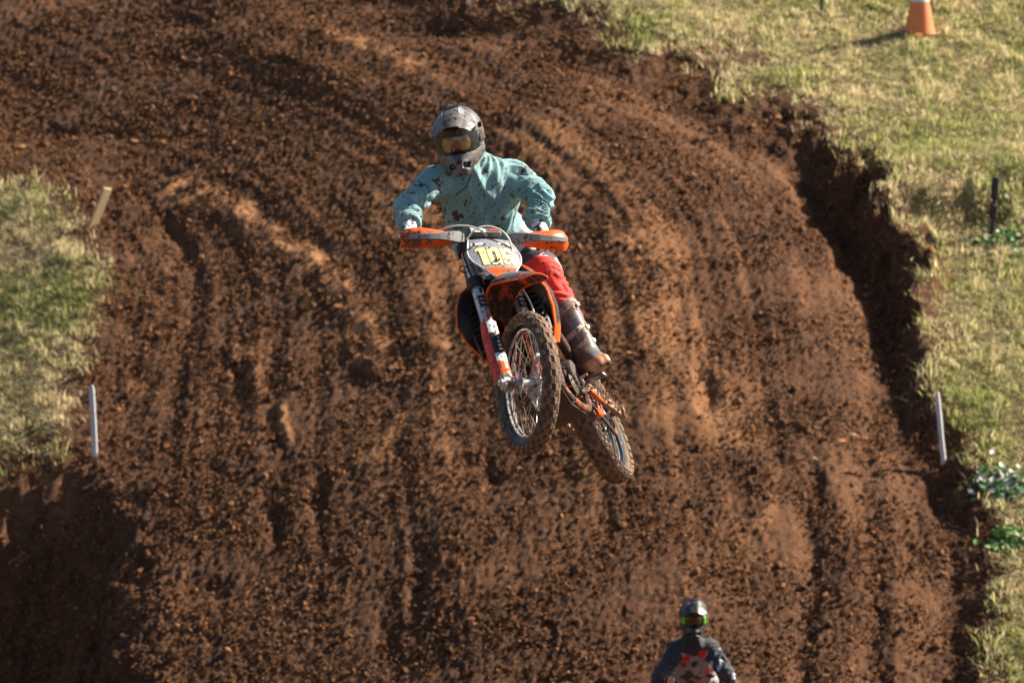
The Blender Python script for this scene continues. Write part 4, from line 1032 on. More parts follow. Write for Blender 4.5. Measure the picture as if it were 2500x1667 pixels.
def glove(root, off, wrist, grip_c, gdir, fwd, up, side, mats, name='glove'):
    """hand closed round a bar: gdir along the bar outwards, fwd = forwards over the bar, up"""
    w = np.asarray(wrist, float); g = np.asarray(grip_c, float); gd = nrm(gdir); f_ = nrm(fwd); u_ = nrm(up)
    prim = [(w, g+u_*.028-f_*.030, .034, .036), (g+u_*.030-f_*.030+gd*.025, g+u_*.032+f_*.006+gd*.030, .022, .016), (g+u_*.030-f_*.030-gd*.022, g+u_*.032+f_*.006-gd*.028, .022, .016)]
    pal = lambda p: smin([cap(p, *q) for q in prim], .02)
    fing = []
    for i, (o, s_) in enumerate(((.036, .90), (.013, 1.0), (-.011, 1.03), (-.034, .95))):
        c = g+gd*o; r_ = .0105 if i else .0095; R_ = .027*s_+.004
        k0 = c+u_*R_*1.05-f_*.002; k1 = c+f_*R_*1.05+u_*.012; k2 = c+f_*R_*.85-u_*.018; k3 = c-f_*.004-u_*R_*1.0
        fing.append([(k0, k1, r_*1.12, r_*1.05), (k1, k2, r_*1.05, r_), (k2, k3, r_, r_*.9)])
    th0 = g-f_*.034+u_*.004-gd*.034; th1 = g-f_*.020-u_*.026-gd*.040; th2 = g+f_*.008-u_*.032-gd*.022
    fing.append([(th0, th1, .014, .012), (th1, th2, .012, .010)])
    def fn(p):
        d = pal(p)
        for ch in fing: d = smin([d, smin([cap(p, *q) for q in ch], .006)], .007)
        return d
    allp = [w, g+gd*.05+f_*.05+u_*.05, g-gd*.06-f_*.06-u_*.05, g+gd*.05-f_*.05-u_*.05, g-gd*.05+f_*.05]
    lo, hi = bbox(allp, .05)
    def colf(V):
        C = np.tile(np.array(mats[1]), (len(V), 1)); k_ = noise3((V-g)*38, 5); dk = k_ > .18
        C[dk] = mats[2]; return C
    return organic(name, fn, lo, hi, .0042, mats[0], root, off, None, colf, 1)

def boot(root, off, top, ankle, toe, sole_n, mats, rough_seed=0):
    """motocross boot: shaft, moulded foot, sole, straps with buckles, toe cap"""
    top, ankle, toe, n_ = [np.asarray(q, float) for q in (top, ankle, toe, sole_n)]
    sh = nrm(top-ankle); n_ = nrm(n_); ft = nrm((toe-ankle)-n_*np.dot(toe-ankle, n_)); sd = np.cross(n_, ft)
    heel = ankle-n_*.085-ft*.055; ball = ankle-n_*.085+ft*.115; tip = ankle-n_*.085+ft*.195
    Rf = np.stack([ft, sd, n_], 1); Rs = frame(sh, ft)
    def fn(p):
        shaft = smin([cap(p, ankle+sh*.02, top, .066, .084), rbox(p, ankle+sh*.15+ft*.028, (.052, .058, .13), .03, Rs)], .03)
        foot = smin([cap(p, heel+n_*.045, ball+n_*.038, .054, .054), cap(p, ball+n_*.036, tip+n_*.020, .054, .040), cap(p, ankle-ft*.01, ankle-n_*.03+ft*.05, .066, .06)], .04)
        sole = rbox(p, (heel+tip)/2+n_*.004, (.145, .058, .018), .012, Rf)
        toecap = rbox(p, tip+n_*.02-ft*.02, (.045, .062, .032), .024, Rf)
        d = smin([shaft, foot], .04); d = smin([d, sole, toecap], .012)
        return np.maximum(d, -cap(p, top-sh*.03, top+sh*.1, .060, .062))
    lo, hi = bbox([top, ankle, toe, heel, tip], .11)
    def colf(V):
        C = np.tile(np.array((.115, .12, .155)), (len(V), 1)); q = (V-ankle)@n_; along = (V-ankle)@ft
        s_ = (V-ankle)@sh
        k_ = noise3((V-ankle)*16, 3+rough_seed)
        inner = ((V-ankle)@sd) < -.005
        C[inner & (s_ > .02)] = (.045, .040, .042)
        C[(s_ > .235)] = (.11, .10, .10)
        C[k_ > .22] = (.15, .100, .068)
        C[(along > .085) & (q < -.028)] = (.38, .185, .080); C[(q < -.080)] = (.06, .035, .022)
        C[(along > .085) & (q < -.03) & (k_ > .2)] = (.42, .26, .15)
        return C*np.clip(1+.35*noise3(V*40, 8), .6, 1.4)[:, None]
    bo = organic('boot', fn, lo, hi, .0065, mats[0], root, off, None, colf, 1)
    for i, s_ in enumerate((.055, .125, .245)):
        c = ankle+sh*s_; r_ = .064+.014*s_/.25; mb = MB(); a = np.linspace(-1.9, 1.9, 16)
        e1 = nrm(ft-sh*np.dot(ft, sh)); e2 = np.cross(sh, e1)
        P = np.stack([[c+sh*dz+(np.cos(t)*e1*1.14+np.sin(t)*e2*1.0)*(r_+.003)+e1*.008+sh*.02*np.sin(t) for t in a] for dz in (-.013, .013)], 0)
        mb.grid(P, .006); mb.build('strap', mats[1], bo, xf=lambda V: V-off)
        mb = MB(); cc = c+(math.cos(.9)*e1*1.1+math.sin(.9)*e2)*(r_+.012); mb.box(cc, (.014, .034, .024), np.stack([nrm(cc-c), np.cross(sh, nrm(cc-c)), sh], 1), .005); mb.build('buckle', mats[2], bo, xf=lambda V: V-off)
    mb = MB(); a = np.linspace(-1.2, 1.2, 9); P = np.stack([[ankle-n_*.028+ft*(.06+dz)+sd*.056*np.sin(t)+n_*.052*np.cos(t) for t in a] for dz in (-.012, .012)], 0)
    mb.grid(P, .006); mb.build('strap', mats[1], bo, xf=lambda V: V-off)
    return bo

def cloth_mat(name, col, rough=.85, d1=.60, s1=24, d2=.58, s2=62, mudcol=(.075, .038, .024)):
    m, t, b = mat_new(name); b.inputs['Roughness'].default_value = rough; b.inputs['Sheen Weight'].default_value = .15
    base = mixcol(t, smear(t, 9, .35, .65, 3), tuple(.9*c for c in col), tuple(1.08*c for c in col))
    f = maxf(t, spots(t, s1, d1, 2.0, .5), spots(t, s2, d2, 5.0, .4))
    c = mixcol(t, f, base, mudcol); t.links.new(c, b.inputs['Base Color'])
    bp = node(t, 'ShaderNodeBump'); bp.inputs['Strength'].default_value = .35; bp.inputs['Distance'].default_value = .003
    t.links.new(smear(t, 190, .3, .7, 1), bp.inputs['Height']); t.links.new(bp.outputs[0], b.inputs['Normal'])
    return m
ATTRC = paint('printed_cloth', (1, 1, 1), .8, attr=True, dots=.48, dot_scale=40)
GLOVEM = paint('glove_fabric', (1, 1, 1), .75, attr=True, dots=.45, dot_scale=90)
BOOTM = paint('boot_leather', (1, 1, 1), .5, attr=True, dots=.40, dot_scale=50)
STRAPM = paint('pale_boot_strap', (.32, .275, .23), .55, mud=(.46, .58), mud_scale=25)
BUCKM = paint('boot_buckle', (.55, .50, .45), .4, mud=(.55, .65), mud_scale=40)

def hel_mat(name, col, col2, sc, mud_hi, mudc=(.135, .095, .068)):
    m, t, b = mat_new(name); b.inputs['Coat Weight'].default_value = .15
    c = mixcol(t, smear(t, sc, .46, .54, 11, 6), col, col2)
    c = mixcol(t, smear(t, sc*1.7, .56, .60, 21, 3), c, (.012, .012, .015))
    f = maxf(t, smear(t, 16, .52, mud_hi, 31, 6), spots(t, 70, .50, 3.0))
    c = mixcol(t, f, c, mudc); t.links.new(c, b.inputs['Base Color'])
    r = node(t, 'ShaderNodeMapRange'); r.inputs[3].default_value = .42; r.inputs[4].default_value = .9; t.links.new(f, r.inputs[0]); t.links.new(r.outputs[0], b.inputs['Roughness'])
    return m

def build_rider(J, name_label, mats, opt):
    """J: joint positions in the world"""
    off = J['root']; root = empty('person', off); tag(root, name_label, 'person')
    X = lambda V: V
    hipc = (J['hipL']+J['hipR'])/2; shc = (J['shL']+J['shR'])/2
    sp = nrm(shc-hipc); lr = nrm(J['shL']-J['shR']); Rt = frame(sp, lr); fr = -Rt[:, 1] if np.dot(-Rt[:, 1], -FW) > 0 else Rt[:, 1]
    Tl = np.linalg.norm(shc-hipc)
    limbs = [('shL', 'elL', .050, .042), ('elL', 'wrL', .041, .030), ('shR', 'elR', .050, .042), ('elR', 'wrR', .041, .030),
             ('hipL', 'knL', .078, .055), ('knL', 'anL', .052, .036), ('hipR', 'knR', .078, .055), ('knR', 'anR', .052, .036)]
    # ---- body (one continuous mesh inside the clothes)
    def fb(p):
        ds = [cap(p, J[a], J[b], ra, rb) for a, b, ra, rb in limbs]
        ds += [ell(p, hipc+sp*Tl*.70, (.150, .095, .17), Rt), ell(p, hipc+sp*Tl*.15, (.135, .095, .15), Rt), cap(p, shc-sp*.02, J['head']-sp*.02, .058, .056), ell(p, J['head'], (.078, .092, .112), opt['Rh'])]
        ds += [cap(p, J['anL'], J['anL']+(J['toeL']-J['anL'])*.7, .034, .028), cap(p, J['anR'], J['anR']+(J['toeR']-J['anR'])*.7, .034, .028), cap(p, J['wrL'], J['gripL'], .026, .022), cap(p, J['wrR'], J['gripR'], .026, .022)]
        return smin(ds, .03)
    lo, hi = bbox([J[k_] for k_ in J], .14)
    organic('body', fb, lo, hi, .014, SKIN, root, off)
    # ---- top
    def fs(p):
        torso = smin([ell(p, hipc+sp*Tl*.74+fr*.005, (.188, .118, .20), Rt), ell(p, hipc+sp*Tl*.38+fr*.010-lr*opt.get('shift', 0)*.6, (.166, .126, .20), Rt), ell(p, hipc+sp*Tl*.10-lr*opt.get('shift', 0), (.152, .125, .11), Rt)], .06)
        yoke = cap(p, J['shL']-lr*.03, J['shR']+lr*.03, .072, .072)
        neck = cap(p, shc-sp*.01, shc+sp*.085+(J['head']-shc)*.12, .088, .068)
        aL = smin([cap(p, J['shL'], J['elL'], .072, .058), cap(p, J['elL'], J['wrL'], .057, .044)], .03)
        aR = smin([cap(p, J['shR'], J['elR'], .072, .058), cap(p, J['elR'], J['wrR'], .057, .044)], .03)
        d = smin([torso, yoke, neck, aL, aR], .055)
        hem = (p-(hipc+sp*Tl*.02-lr*opt.get('shift', 0)))@nrm(sp-lr*opt.get('tilt', 0))
        d = np.maximum(d, -hem-.03)
        for w, e in (('wrL', 'elL'), ('wrR', 'elR')):
            a = nrm(J[w]-J[e]); d = np.maximum(d, np.where(np.linalg.norm(p-J[w], axis=1) < .12, (p-J[w])@a-.012, -1))
        return d
    keys = ['shL', 'shR', 'elL', 'elR', 'wrL', 'wrR', 'hipL', 'hipR']
    lo, hi = bbox([J[k_] for k_ in keys]+[shc+sp*.15], .17)
    up_ = hipc+sp*Tl*.95
    segs = [(J['shL'], J['elL'], .055, 1.0), (J['elL'], J['wrL'], .040, 1.1), (J['shR'], J['elR'], .055, 1.0), (J['elR'], J['wrR'], .040, 1.1)]
    def post(V, N):
        V2 = folds(V, N, segs, opt.get('fold', .040), 3)
        q = V-hipc; al = q@sp; ac = q@lr
        armness = np.min([np.maximum(cap(V, J['shL'], J['elL'], .06, .06), 0), np.maximum(cap(V, J['shR'], J['elR'], .06, .06), 0)], axis=0)
        tm = sstep(.02, .10, armness)
        dn = noise3(np.stack([(ac+al*.5)*13, (al-ac*.3)*4.5, q@fr*4], 1), 91)
        d2 = noise3(np.stack([(ac-al*.6)*17, (al+ac*.3)*5, q@fr*5], 1), 92)
        rib = np.exp(-((al-Tl*.16)/.03)**2)
        return V2+N*(tm*(.026*(.5-1.6*np.abs(dn))+.018*(.5-1.6*np.abs(d2)) + .012*rib))[:, None]
    top = organic(opt['topname'], fs, lo, hi, .0075, mats['top'], root, off, post, opt.get('topcol'), 2)
    for w, e in (('wrL', 'elL'), ('wrR', 'elR')):
        a = nrm(J[w]-J[e]); mb = MB(); tt = np.array([-.052, -.046, -.02, .012, .020, .018]); mb.tube(J[w]+a*tt[:, None], [.050, .056, .056, .055, .050, .040], 20); mb.build('cuff', mats['cuff'], top, xf=lambda V: V-off)
    if opt.get('hem'):
        hs_ = nrm(sp-lr*opt.get('tilt', 0)); hx_ = nrm(Rt[:, 0]-hs_*np.dot(Rt[:, 0], hs_)); c0 = hipc+sp*(Tl*.02-.03)-lr*opt.get('shift', 0); an = np.linspace(0, 2*np.pi, 28, endpoint=False); mb = MB()
        R2 = [np.array([c0+hs_*dz+hx_*np.cos(t)*.158*s_+Rt[:, 1]*np.sin(t)*.128*s_ for t in an]) for dz, s_ in ((.05, .98), (.045, 1.02), (-.01, 1.01), (-.02, .97), (-.015, .8))]
        mb.loft(R2, False); mb.build('hem_band', mats['cuff'], top, xf=lambda V: V-off)
    # ---- trousers
    def ft_(p):
        ds = [ell(p, hipc+sp*.02, (.165, .125, .13), Rt)]
        for s in ('L', 'R'):
            ds += [cap(p, J['hip'+s], J['kn'+s], .098, .076), cap(p, J['kn'+s], J['kn'+s]*.42+J['an'+s]*.58, .088, .080)]
        return smin(ds, .05)
    keys = ['hipL', 'hipR', 'knL', 'knR']
    lo, hi = bbox([J[k_] for k_ in keys]+[J['knL']*.4+J['anL']*.6, J['knR']*.4+J['anR']*.6, hipc+sp*.15], .13)
    segs2 = [(J['hipL'], J['knL'], .06, .9), (J['knL'], J['anL'], .045, 1.1), (J['hipR'], J['knR'], .06, .9), (J['knR'], J['anR'], .045, 1.1)]
    organic('trousers', ft_, lo, hi, .0085, mats['trousers'], root, off, lambda V, N: folds(V, N, segs2, .034, 13), opt['legcol'](J, hipc, sp, lr, fr), 2)
    for s in ('L', 'R'):
        shin = nrm(J['kn'+s]-J['an'+s]); boot(root, off, J['an'+s]+shin*.265, J['an'+s], J['toe'+s], opt['sole'], (BOOTM, STRAPM, BUCKM))
        glove(root, off, J['wr'+s], J['grip'+s], J['gd'+s], opt['gf'], opt['gu'], s, opt['glove'])
    helmet(root, off, J['head'], opt['Rh'], opt.get('hs', 1.0), *opt['hmats'])
    return root, top

gl = lambda sd: bw(BS(BFRT(.9345, -.038, sd*.345)))
J = dict(root=bw((-.08, 0, .40)), head=at25(1121, 338, 26.04), shL=at25(1256, 430, 26.33), shR=at25(1060, 446, 26.15),
         elL=at25(1322, 486, 26.12), elR=at25(993, 508, 25.93), wrL=at25(1311, 541, 25.99), wrR=at25(1001, 545, 25.74),
         hipL=at25(1262, 582, 26.46), hipR=at25(1172, 600, 26.46), knL=at25(1322, 662, 26.06), knR=at25(1190, 750, 26.02),
         anL=at25(1430, 874, 26.0), anR=at25(1247, 945, 26.12), toeL=at25(1478, 924, 25.82), toeR=at25(1262, 990, 25.90),
         gripL=gl(1), gripR=gl(-1))
J['gdL'] = bw(BS(BFRT(.9345, -.05, .40)))-bw(BS(BFRT(.9345, -.03, .30))); J['gdR'] = bw(BS(BFRT(.9345, -.05, -.40)))-bw(BS(BFRT(.9345, -.03, -.30)))
RSm = rotm(KV, STEER); gfw = BIKE_R@(RSm@(FV*.85-KV*.5)); guw = BIKE_R@(RSm@(KV*.85+FV*.5))
# head: facing the camera, chin down, crown tipped to the picture's left
hd_f = nrm(-FW+RT*-.10-UPV*.24); hd_u = nrm(UPV*.985-RT*.165); hd_x = nrm(np.cross(hd_f, hd_u)); hd_u = np.cross(hd_x, hd_f)
Rh = np.stack([hd_x, hd_f, hd_u], 1)
def legcol1(J, hipc, sp, lr, fr):
    def f(V):
        C = np.tile(np.array((.70, .036, .026)), (len(V), 1))
        for s in ('L', 'R'):
            a = J['hip'+s]; b = J['kn'+s]; t = ((V-a)@(b-a))/((b-a)@(b-a)); d1 = cap(V, a, b, .08, .08); d2 = cap(V, b, J['an'+s], .08, .08)
            th = ((d1 < d2+.01) & (t < .80)) | (t < .5)
            C[th] = (.050, .045, .055)
            out = ((V-a)@lr)*(1 if s == 'L' else -1)
            k_ = noise3(V*11, 6)
            C[th & (k_ > .02) & (out < .03)] = (.62, .58, .60)
        return C
    return f
HSHELL = hel_mat('helmet_grey_shell', (.038, .040, .048), (.115, .115, .122), 26, .70)
HPEAK = hel_mat('helmet_peak', (.060, .064, .078), (.145, .142, .146), 22, .70)
HDARK = paint('helmet_black', (.012, .012, .013), .35, dots=.50, dot_scale=80)
GFRAME = paint('goggle_frame', (.016, .015, .015), .35, dots=.48, dot_scale=90)
def lens_mat():
    m, t, b = mat_new('goggle_lens'); b.inputs['Roughness'].default_value = .08; b.inputs['Coat Weight'].default_value = 1.0; b.inputs['Metallic'].default_value = .35
    c = mixcol(t, smear(t, 11, .42, .55, 4, 2), (.045, .022, .014), (.20, .115, .055)); t.links.new(c, b.inputs['Base Color']); return m  # lighter brown smear painted as a partial highlight
LENSM = lens_mat()
TEAL = cloth_mat('teal_cloth', (.175, .335, .355), .85, .405, 22, .455, 78); TEALC = cloth_mat('teal_rib', (.175, .33, .35), .9, .42, 24, .42, 62)
rider, top1 = build_rider(J, 'rider in mud-spattered teal sweatshirt and red trousers on the airborne orange bike',
    dict(top=TEAL, cuff=TEALC, trousers=ATTRC),
    dict(Rh=Rh, topname='sweatshirt', hem=True, shift=.040, tilt=.30, legcol=legcol1, sole=nrm(J['knL']-J['anL'])*.75+UPV*.35-RT*.25, gf=gfw, gu=guw, hs=1.0,
         glove=(GLOVEM, (.70, .70, .74), (.06, .055, .065)), hmats=(HSHELL, HPEAK, HDARK, GFRAME, LENSM, GFRAME, GREYDECAL)))
# drinking-hose / cord hanging from the chin bar
c_ = np.array([at25(1151, 423, 25.86), at25(1146, 440, 25.88), at25(1135, 460, 25.92), at25(1112, 477, 25.95)]); mb = MB(); mb.tube(c_, .0035, 6); mb.build('cord', paint('dark_cord', (.03, .028, .028), .6), top1, xf=lambda V: V-J['root'])
# ---- second rider and bike in the hollow behind the jump ----------------
B2T = np.array([1.45, 42.0, 0.0]); B2T[2] = float(H(B2T[0], B2T[1]))-.01
yaw2 = -.06; B2R = np.array([[math.sin(yaw2), math.cos(yaw2), 0], [-math.cos(yaw2), math.sin(yaw2), 0], [0, 0, 1.0]])
bike2, BS2, BF2 = build_bike('second dirt bike low behind the jump, only its top showing at the bottom edge', B2R, B2T, 0.0, False)
bw2 = lambda P: np.asarray(P)@B2R.T+B2T
g2 = lambda sd: bw2(BS2(BF2(.9345, -.038, sd*.345)))
hd2 = at23(1593, 1416, 42.4)
J2 = dict(root=bw2((-.08, 0, .40)), head=hd2, shL=at23(1630, 1488, 42.5), shR=at23(1556, 1490, 42.5), gripL=g2(1), gripR=g2(-1))
J2['elL'] = at23(1668, 1546, 42.35); J2['elR'] = at23(1516, 1552, 42.35)
J2['wrL'] = J2['gripL']*.75+J2['elL']*.25+np.array([0, .0, .03]); J2['wrR'] = J2['gripR']*.75+J2['elR']*.25+np.array([0, 0, .03])
J2['hipL'] = bw2((-.36, .10, 1.02)); J2['hipR'] = bw2((-.36, -.10, 1.02)); J2['knL'] = bw2((.02, .22, .86)); J2['knR'] = bw2((.02, -.22, .86))
J2['anL'] = bw2((-.12, .20, .50)); J2['anR'] = bw2((-.12, -.20, .50)); J2['toeL'] = bw2((.06, .21, .43)); J2['toeR'] = bw2((.06, -.21, .43))
J2['gdL'] = np.array([1.0, 0, 0]); J2['gdR'] = np.array([-1.0, 0, 0])
f2 = nrm(-FW-UPV*.22); u2 = nrm(UPV-RT*.02); x2_ = nrm(np.cross(f2, u2)); u2 = np.cross(x2_, f2); Rh2 = np.stack([x2_, f2, u2], 1)
def topcol2(V):
    C = np.tile(np.array((.30, .265, .27)), (len(V), 1))
    u = (V-CAM)@RT/((V-CAM)@FW)*F23+1176; v = 784-(V-CAM)@UPV/((V-CAM)@FW)*F23
    mid = (J2['shL']+J2['shR'])/2; q = V-mid; sx = q@RT; sz = q@UPV
    k_ = noise3(V*14, 4)
    arm = np.minimum(cap(V, J2['shL'], J2['elL'], .07, .07), cap(V, J2['shR'], J2['elR'], .07, .07)); arm = np.minimum(arm, np.minimum(cap(V, J2['elL'], J2['wrL'], .06, .06), cap(V, J2['elR'], J2['wrR'], .06, .06)))
    C[arm < .010] = (.030, .034, .048); C[(arm < .012) & (k_ > .30) & (sx > 0)] = (.45, .46, .48)
    C[(sz > -.055+.3*np.abs(sx)) & (arm > -.03)] = (.03, .03, .035)
    red = (np.abs(sz+.05-.25*sx) < .020+.012*k_) & (arm > .008) & (np.abs(sx) > .03); C[red] = (.55, .03, .02)
    C[(np.hypot(sx-.005, sz+.115) < .026)] = (.03, .028, .035)
    C[(np.hypot(sx-.115, sz+.17) < .024)] = (.70, .07, .03); C[(np.hypot(sx+.075, sz+.125) < .022)] = (.30, .05, .05)
    C[(sz < -.17) & (k_ < -.15)] = (.06, .055, .06)
    return C
def legcol2(J, hipc, sp, lr, fr):
    def f(V):
        C = np.tile(np.array((.035, .035, .045)), (len(V), 1)); C[noise3(V*9, 2) > .22] = (.62, .10, .03); return C
    return f
HS2 = hel_mat('dark_streaked_helmet', (.005, .005, .006), (.028, .028, .031), 12, .95, (.05, .045, .042))
GREENF = paint('neon_green_goggle', (.22, .62, .03), .4); PINK = paint('pink_strap', (.62, .20, .28), .5)
LENS2 = paint('dark_brown_lens', (.05, .022, .014), .12, coat=.6)
JERSEY = paint('printed_jersey', (1, 1, 1), .8, attr=True); SLV2 = paint('dark_cuff', (.04, .042, .055), .8)
rider2, top2 = build_rider(J2, 'rider with neon green goggles and white-and-black jersey, cut off by the bottom edge',
    dict(top=JERSEY, cuff=SLV2, trousers=JERSEY),
    dict(Rh=Rh2, topname='jersey', hem=False, legcol=legcol2, topcol=topcol2, sole=np.array([0, 0, 1.0]), gf=np.array([0, -.9, -.3]), gu=np.array([0, -.3, .9]), hs=.93,
         glove=(GLOVEM, (.06, .06, .07), (.03, .03, .035)), hmats=(HS2, HS2, HDARK, HDARK, LENS2, GREENF, GREYDECAL, GREENF), fold=.03))

# ---- stakes, posts, cone -------------------------------------------------
def on_ground(u, v, probe=True):
    """march the view ray to the real surface"""
    d = FW+RT*(u-1176)/F23+UPV*(784-v)/F23; t = np.linspace(46, 76, 1700); P = CAM+t[:, None]*d
    h = H(P[:, 0], P[:, 1]); i = int(np.argmax(P[:, 2] < h)); return P[i]
WHITEWOOD = paint('weathered_white_paint', (.55, .545, .58), .7, mud=(.60, .72), mud_scale=18)
TANWOOD = paint('bare_timber', (.52, .385, .22), .75)
DARKPOST = paint('dark_post', (.028, .022, .022), .75, mud=(.58, .7), mud_scale=25)
def stake(name, label, cat, base, top, w, d, mat, capmat=None, yaw=.35, group=None, tip=.04):
    base = np.asarray(base); root = empty(name, base); tag(root, label, cat, group)
    ax = nrm(top-base); L = np.linalg.norm(top-base); R_ = frame(ax, (math.cos(yaw), math.sin(yaw), 0)); rng = np.random.default_rng(int(abs(base[0])*100))
    mb = MB(); rings = []
    for q, s_ in ((-.12, 1), (.0, 1), (L*.35, 1.0), (L*.7, .98), (L-tip, .97), (L-tip*.35, .8), (L, .45)):
        x, y = w/2*s_, d/2*s_; b = .2*min(x, y); o = rng.normal(0, .0015, 2)
        rings.append([base*0+R_@np.array((sx+o[0], sy+o[1], q)) for sx, sy in ((x, -y+b), (x, y-b), (x-b, y), (-x+b, y), (-x, y-b), (-x, -y+b), (-x+b, -y), (x-b, -y))])
    mb.loft(np.array(rings)); mb.build('shaft', mat, root, sharp=30)
    return root, R_, L
b = on_ground(218, 1046); r1, R_, L = stake('marker_stake', 'white marker stake in the dirt below the left grassy mound', 'stake', b, b+at23(210, 884, np.dot(b-CAM, FW))-at23(218, 1046, np.dot(b-CAM, FW)), .058, .030, WHITEWOOD, yaw=-.25)
for q in (.12, .62):
    mb = MB(); mb.rev([(0, .003), (.006, .002), (.007, 0)], R_@np.array((0, -.0155, L*q)), -R_[:, 1], 10); mb.build('nail', ALLOY, r1)
b = on_ground(2168, 1062); r1, R_, L = stake('marker_stake', 'weathered white marker stake at the edge of the right grass bank', 'stake', b, b+at23(2152, 900, np.dot(b-CAM, FW))-at23(2168, 1062, np.dot(b-CAM, FW)), 0.046, .030, WHITEWOOD, yaw=-.45)
mb = MB(); mb.rev([(0, .003), (.006, .002), (.007, 0)], R_@np.array((0, -.0175, L*.8)), -R_[:, 1], 10); mb.build('nail', ALLOY, r1)
b = on_ground(213, 520); dpt = np.dot(b-CAM, FW); r1, R_, L = stake('timber_board', 'short tan timber board leaning out of the grass at upper left', 'board', b, b+at23(248, 432, dpt-.1)-at23(213, 520, dpt), 0.135, .030, TANWOOD, yaw=.85, tip=.006)
mb = MB(); mb.rev([(0, .003), (.007, .002), (.008, 0)], R_@np.array((.01, -.0155, L*.8)), -R_[:, 1], 10); mb.build('nail', ALLOY, r1)
b = on_ground(2277, 545); dpt = np.dot(b-CAM, FW); r1, R_, L = stake('dark_post', 'short dark post with a wide top on the right grass bank', 'post', b, b+at23(2287, 404, dpt)-at23(2277, 545, dpt), .042, .040, DARKPOST, yaw=.1, tip=.01)
mb = MB(); mb.box(R_@np.array((0, 0, L*.80)), (.078, .055, L*.36), R_, .008); mb.build('post_head', DARKPOST, r1)
mb = MB(); mb.box(R_@np.array((.002, 0, L*.42)), (.085, .060, L*.24), R_, .012); mb.build('post_collar', DARKPOST, r1)
b = on_ground(1888, 36); dpt = np.dot(b-CAM, FW); r1, R_, L = stake('dark_rod', 'thin dark rod standing in the grass beside the orange cone', 'post', b, b+at23(1884, -80, dpt)-at23(1888, 36, dpt), .030, .030, DARKPOST, yaw=.4, tip=.01)
mb = MB(); mb.tube(np.array([R_@np.array((0, 0, .02)), R_@np.array((.03, 0, .05)), R_@np.array((.055, 0, .0))]), .018, 8); mb.build('foot_clip', DARKPOST, r1)
# traffic cone
b = on_ground(2112, 78); cone = empty('traffic_cone', b); tag(cone, 'orange traffic cone with white band on the grass at upper right', 'cone')
CONEO = paint('cone_orange', (.70, .20, .060), .5, mud=(.66, .8), mud_scale=9); CONEW = paint('cone_band', (.66, .66, .70), .4)
mb = MB(); mb.rev([(.188, .035), (.178, .07), (.150, .20), (.117, .37), (.085, .54), (.055, .70), (.030, .84), (.028, .86), (.0, .862)], (0, 0, -.02), (0, 0, 1), 40); mb.build('cone_body', CONEO, cone)
mb = MB(); mb.rev([(.1125, .400), (.1135, .401), (.0935, .505), (.0925, .505)], (0, 0, -.02), (0, 0, 1), 40); mb.build('reflective_band', CONEW, cone)
mb = MB(); mb.box((0, 0, .0), (.36, .36, .045), rotm((0, 0, 1), .5), .015); mb.build('cone_base', CONEO, cone)

# ---- fallen leaves, weeds --------------------------------------------------
def leaf_obj(name, c, ax, nrm_, L, w, col, parent=None, curl=.25, off=None):
    R_ = frame(nrm(nrm_), ax); n, m = 7, 5; G = np.zeros((n, m, 3)); t = np.linspace(0, 1, n); s_ = np.linspace(-1, 1, m)
    for i in range(n):
        ww = w/2*np.sin(np.pi*min(max(t[i], .03), .985))**.7*(1-.35*t[i])*1.25
        G[i] = np.stack([np.full(m, (t[i]-.5)*L), s_*ww, -curl*L*(t[i]-.4)**2+.18*w*np.abs(s_)], 1)@R_.T
    mb = MB(); mb.grid(G+np.asarray(c), .0015)
    V = np.vstack(mb.v); return mb.build(name, LEAFM, parent, colors=np.tile(np.array(col), (len(V), 1))*RNG.uniform(.85, 1.15, (len(V), 1)))
LEAFM = leaf_mat('leaf_blade', .25)
for u, v, L, col, lab in ((1936, 1017, .115, (.62, .26, .09), 'orange fallen leaf lying on the dirt right of the rear wheel'), (1446, 815, .075, (.66, .30, .06), 'small yellow-orange leaf on the dirt beside the airborne boot'),
                          (1962, 1003, .085, (.55, .42, .22), 'pale curled leaf just above the orange fallen leaf'), (1872, 1057, .085, (.50, .38, .20), 'pale thin leaf on dark dirt below the orange fallen leaf'), (365, 1560, .07, (.5, .4, .2), None)):
    if lab is None: continue
    b = on_ground(u, v); lf = leaf_obj('fallen_leaf', (0, 0, 0), RNG.normal(size=3)*np.array([1, .3, 0])+np.array([1.2, 0, 0]), (0.1, -.45, .85), L, L*.42, col)
    lf.location = b+np.array([0, -.02, .03]); tag(lf, lab, 'leaf', 'fallen leaves on the track')
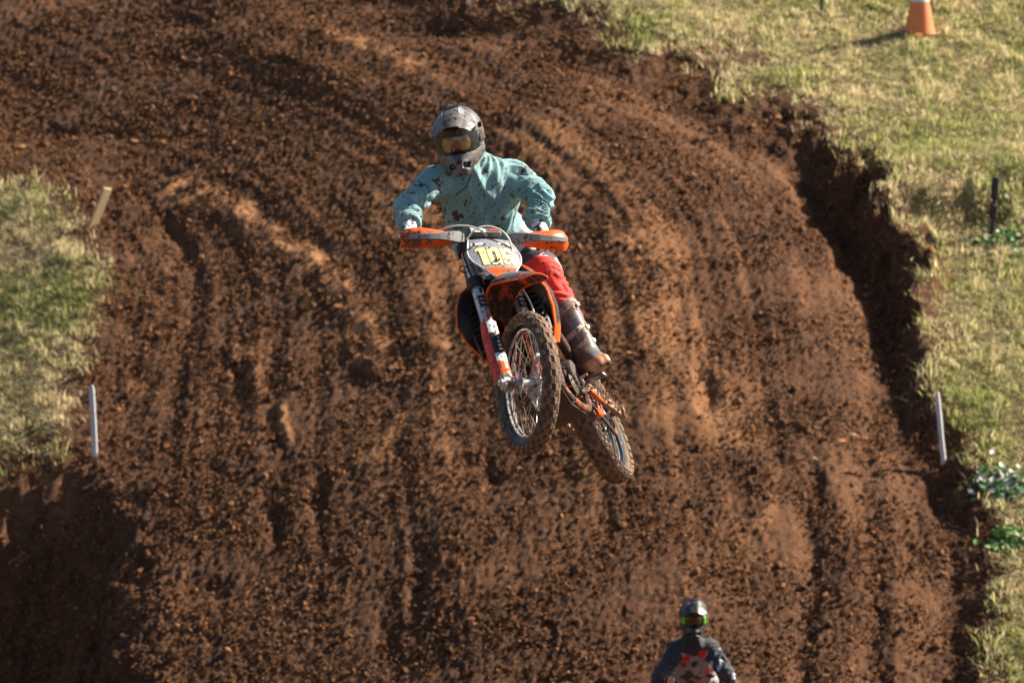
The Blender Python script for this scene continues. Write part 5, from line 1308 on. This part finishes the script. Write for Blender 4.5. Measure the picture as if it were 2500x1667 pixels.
def weed(label, u, v, n, rx, rz, cols, Lr, seed):
    rng = np.random.default_rng(seed); b = on_ground(u, v); root = empty('leafy_weed', b); tag(root, label, 'plant', 'leafy weeds on the right bank')
    sm = MB()
    for i in range(n):
        dx = rng.normal(0, rx*.5); dy = rng.normal(0, rx*.45); hz = float(H(b[0]+dx, b[1]+dy))-b[2]; hh = rng.uniform(.03, rz)
        c = np.array([dx, dy, hz+hh]); a = rng.uniform(0, 2*np.pi); ax = np.array([math.cos(a), math.sin(a), rng.uniform(-.4, .3)]); L = rng.uniform(*Lr)
        leaf_obj('leaf', c, ax, (rng.normal(0, .45), rng.normal(-.35, .4), 1), L, L*rng.uniform(.5, .75), cols[rng.integers(len(cols))], root)
        sm.tube([c-nrm(ax)*L*.45, np.array([dx*.75, dy*.75, hz-.02])], .0028, 5, False)
    sm.build('stems', STEMM, root)['kind'] = 'stuff'
STEMM = paint('green_stem', (.09, .15, .04), .6)
PALE = [(.52, .56, .47), (.58, .60, .52), (.44, .50, .38), (.10, .26, .07), (.06, .20, .06)]
GRN = [(.08, .24, .05), (.12, .30, .06), (.20, .34, .10), (.46, .50, .40)]
weed('pale silvery-green leafy weed below the right stake', 2300, 1122, 120, .28, .07, PALE, (.06, .12), 1)
weed('green leafy weed growing beside the short dark post', 2318, 560, 90, .34, .08, GRN, (.05, .10), 2)
weed('bright green weed patch at the lower right edge', 2312, 1245, 70, .24, .07, GRN[:3], (.05, .10), 3)
weed('flowering low weed between dark post and right edge', 2335, 470, 45, .36, .10, PALE[:4], (.03, .06), 4)
# dry stalks on the right bank
def stalk(label, pts, r):
    P = np.array([on_ground(*q[:2])+np.array([0, 0, q[2]]) for q in pts]); b = P[0].copy(); mb = MB(); mb.tube(P-b, np.linspace(r, r*.5, len(P)), 6)
    o = mb.build('dry_stalk', paint('dry_stalk', (.42, .31, .19), .8)); o.location = b; tag(o, label, 'stalk', 'dry stalks on the right bank')
stalk('pale dry stalk arching over the dark trench left of right stake', [(2150, 885, .02), (2112, 898, .06), (2068, 918, .03)], .007)
stalk('straight dry stalk slanting across grass below the dark post', [(2290, 660, .02), (2300, 620, .10), (2312, 590, .12)], .007)
stalk('long dry stalk at the right edge below the green weed', [(2345, 770, .03), (2315, 740, .10), (2290, 700, .05)], .008)
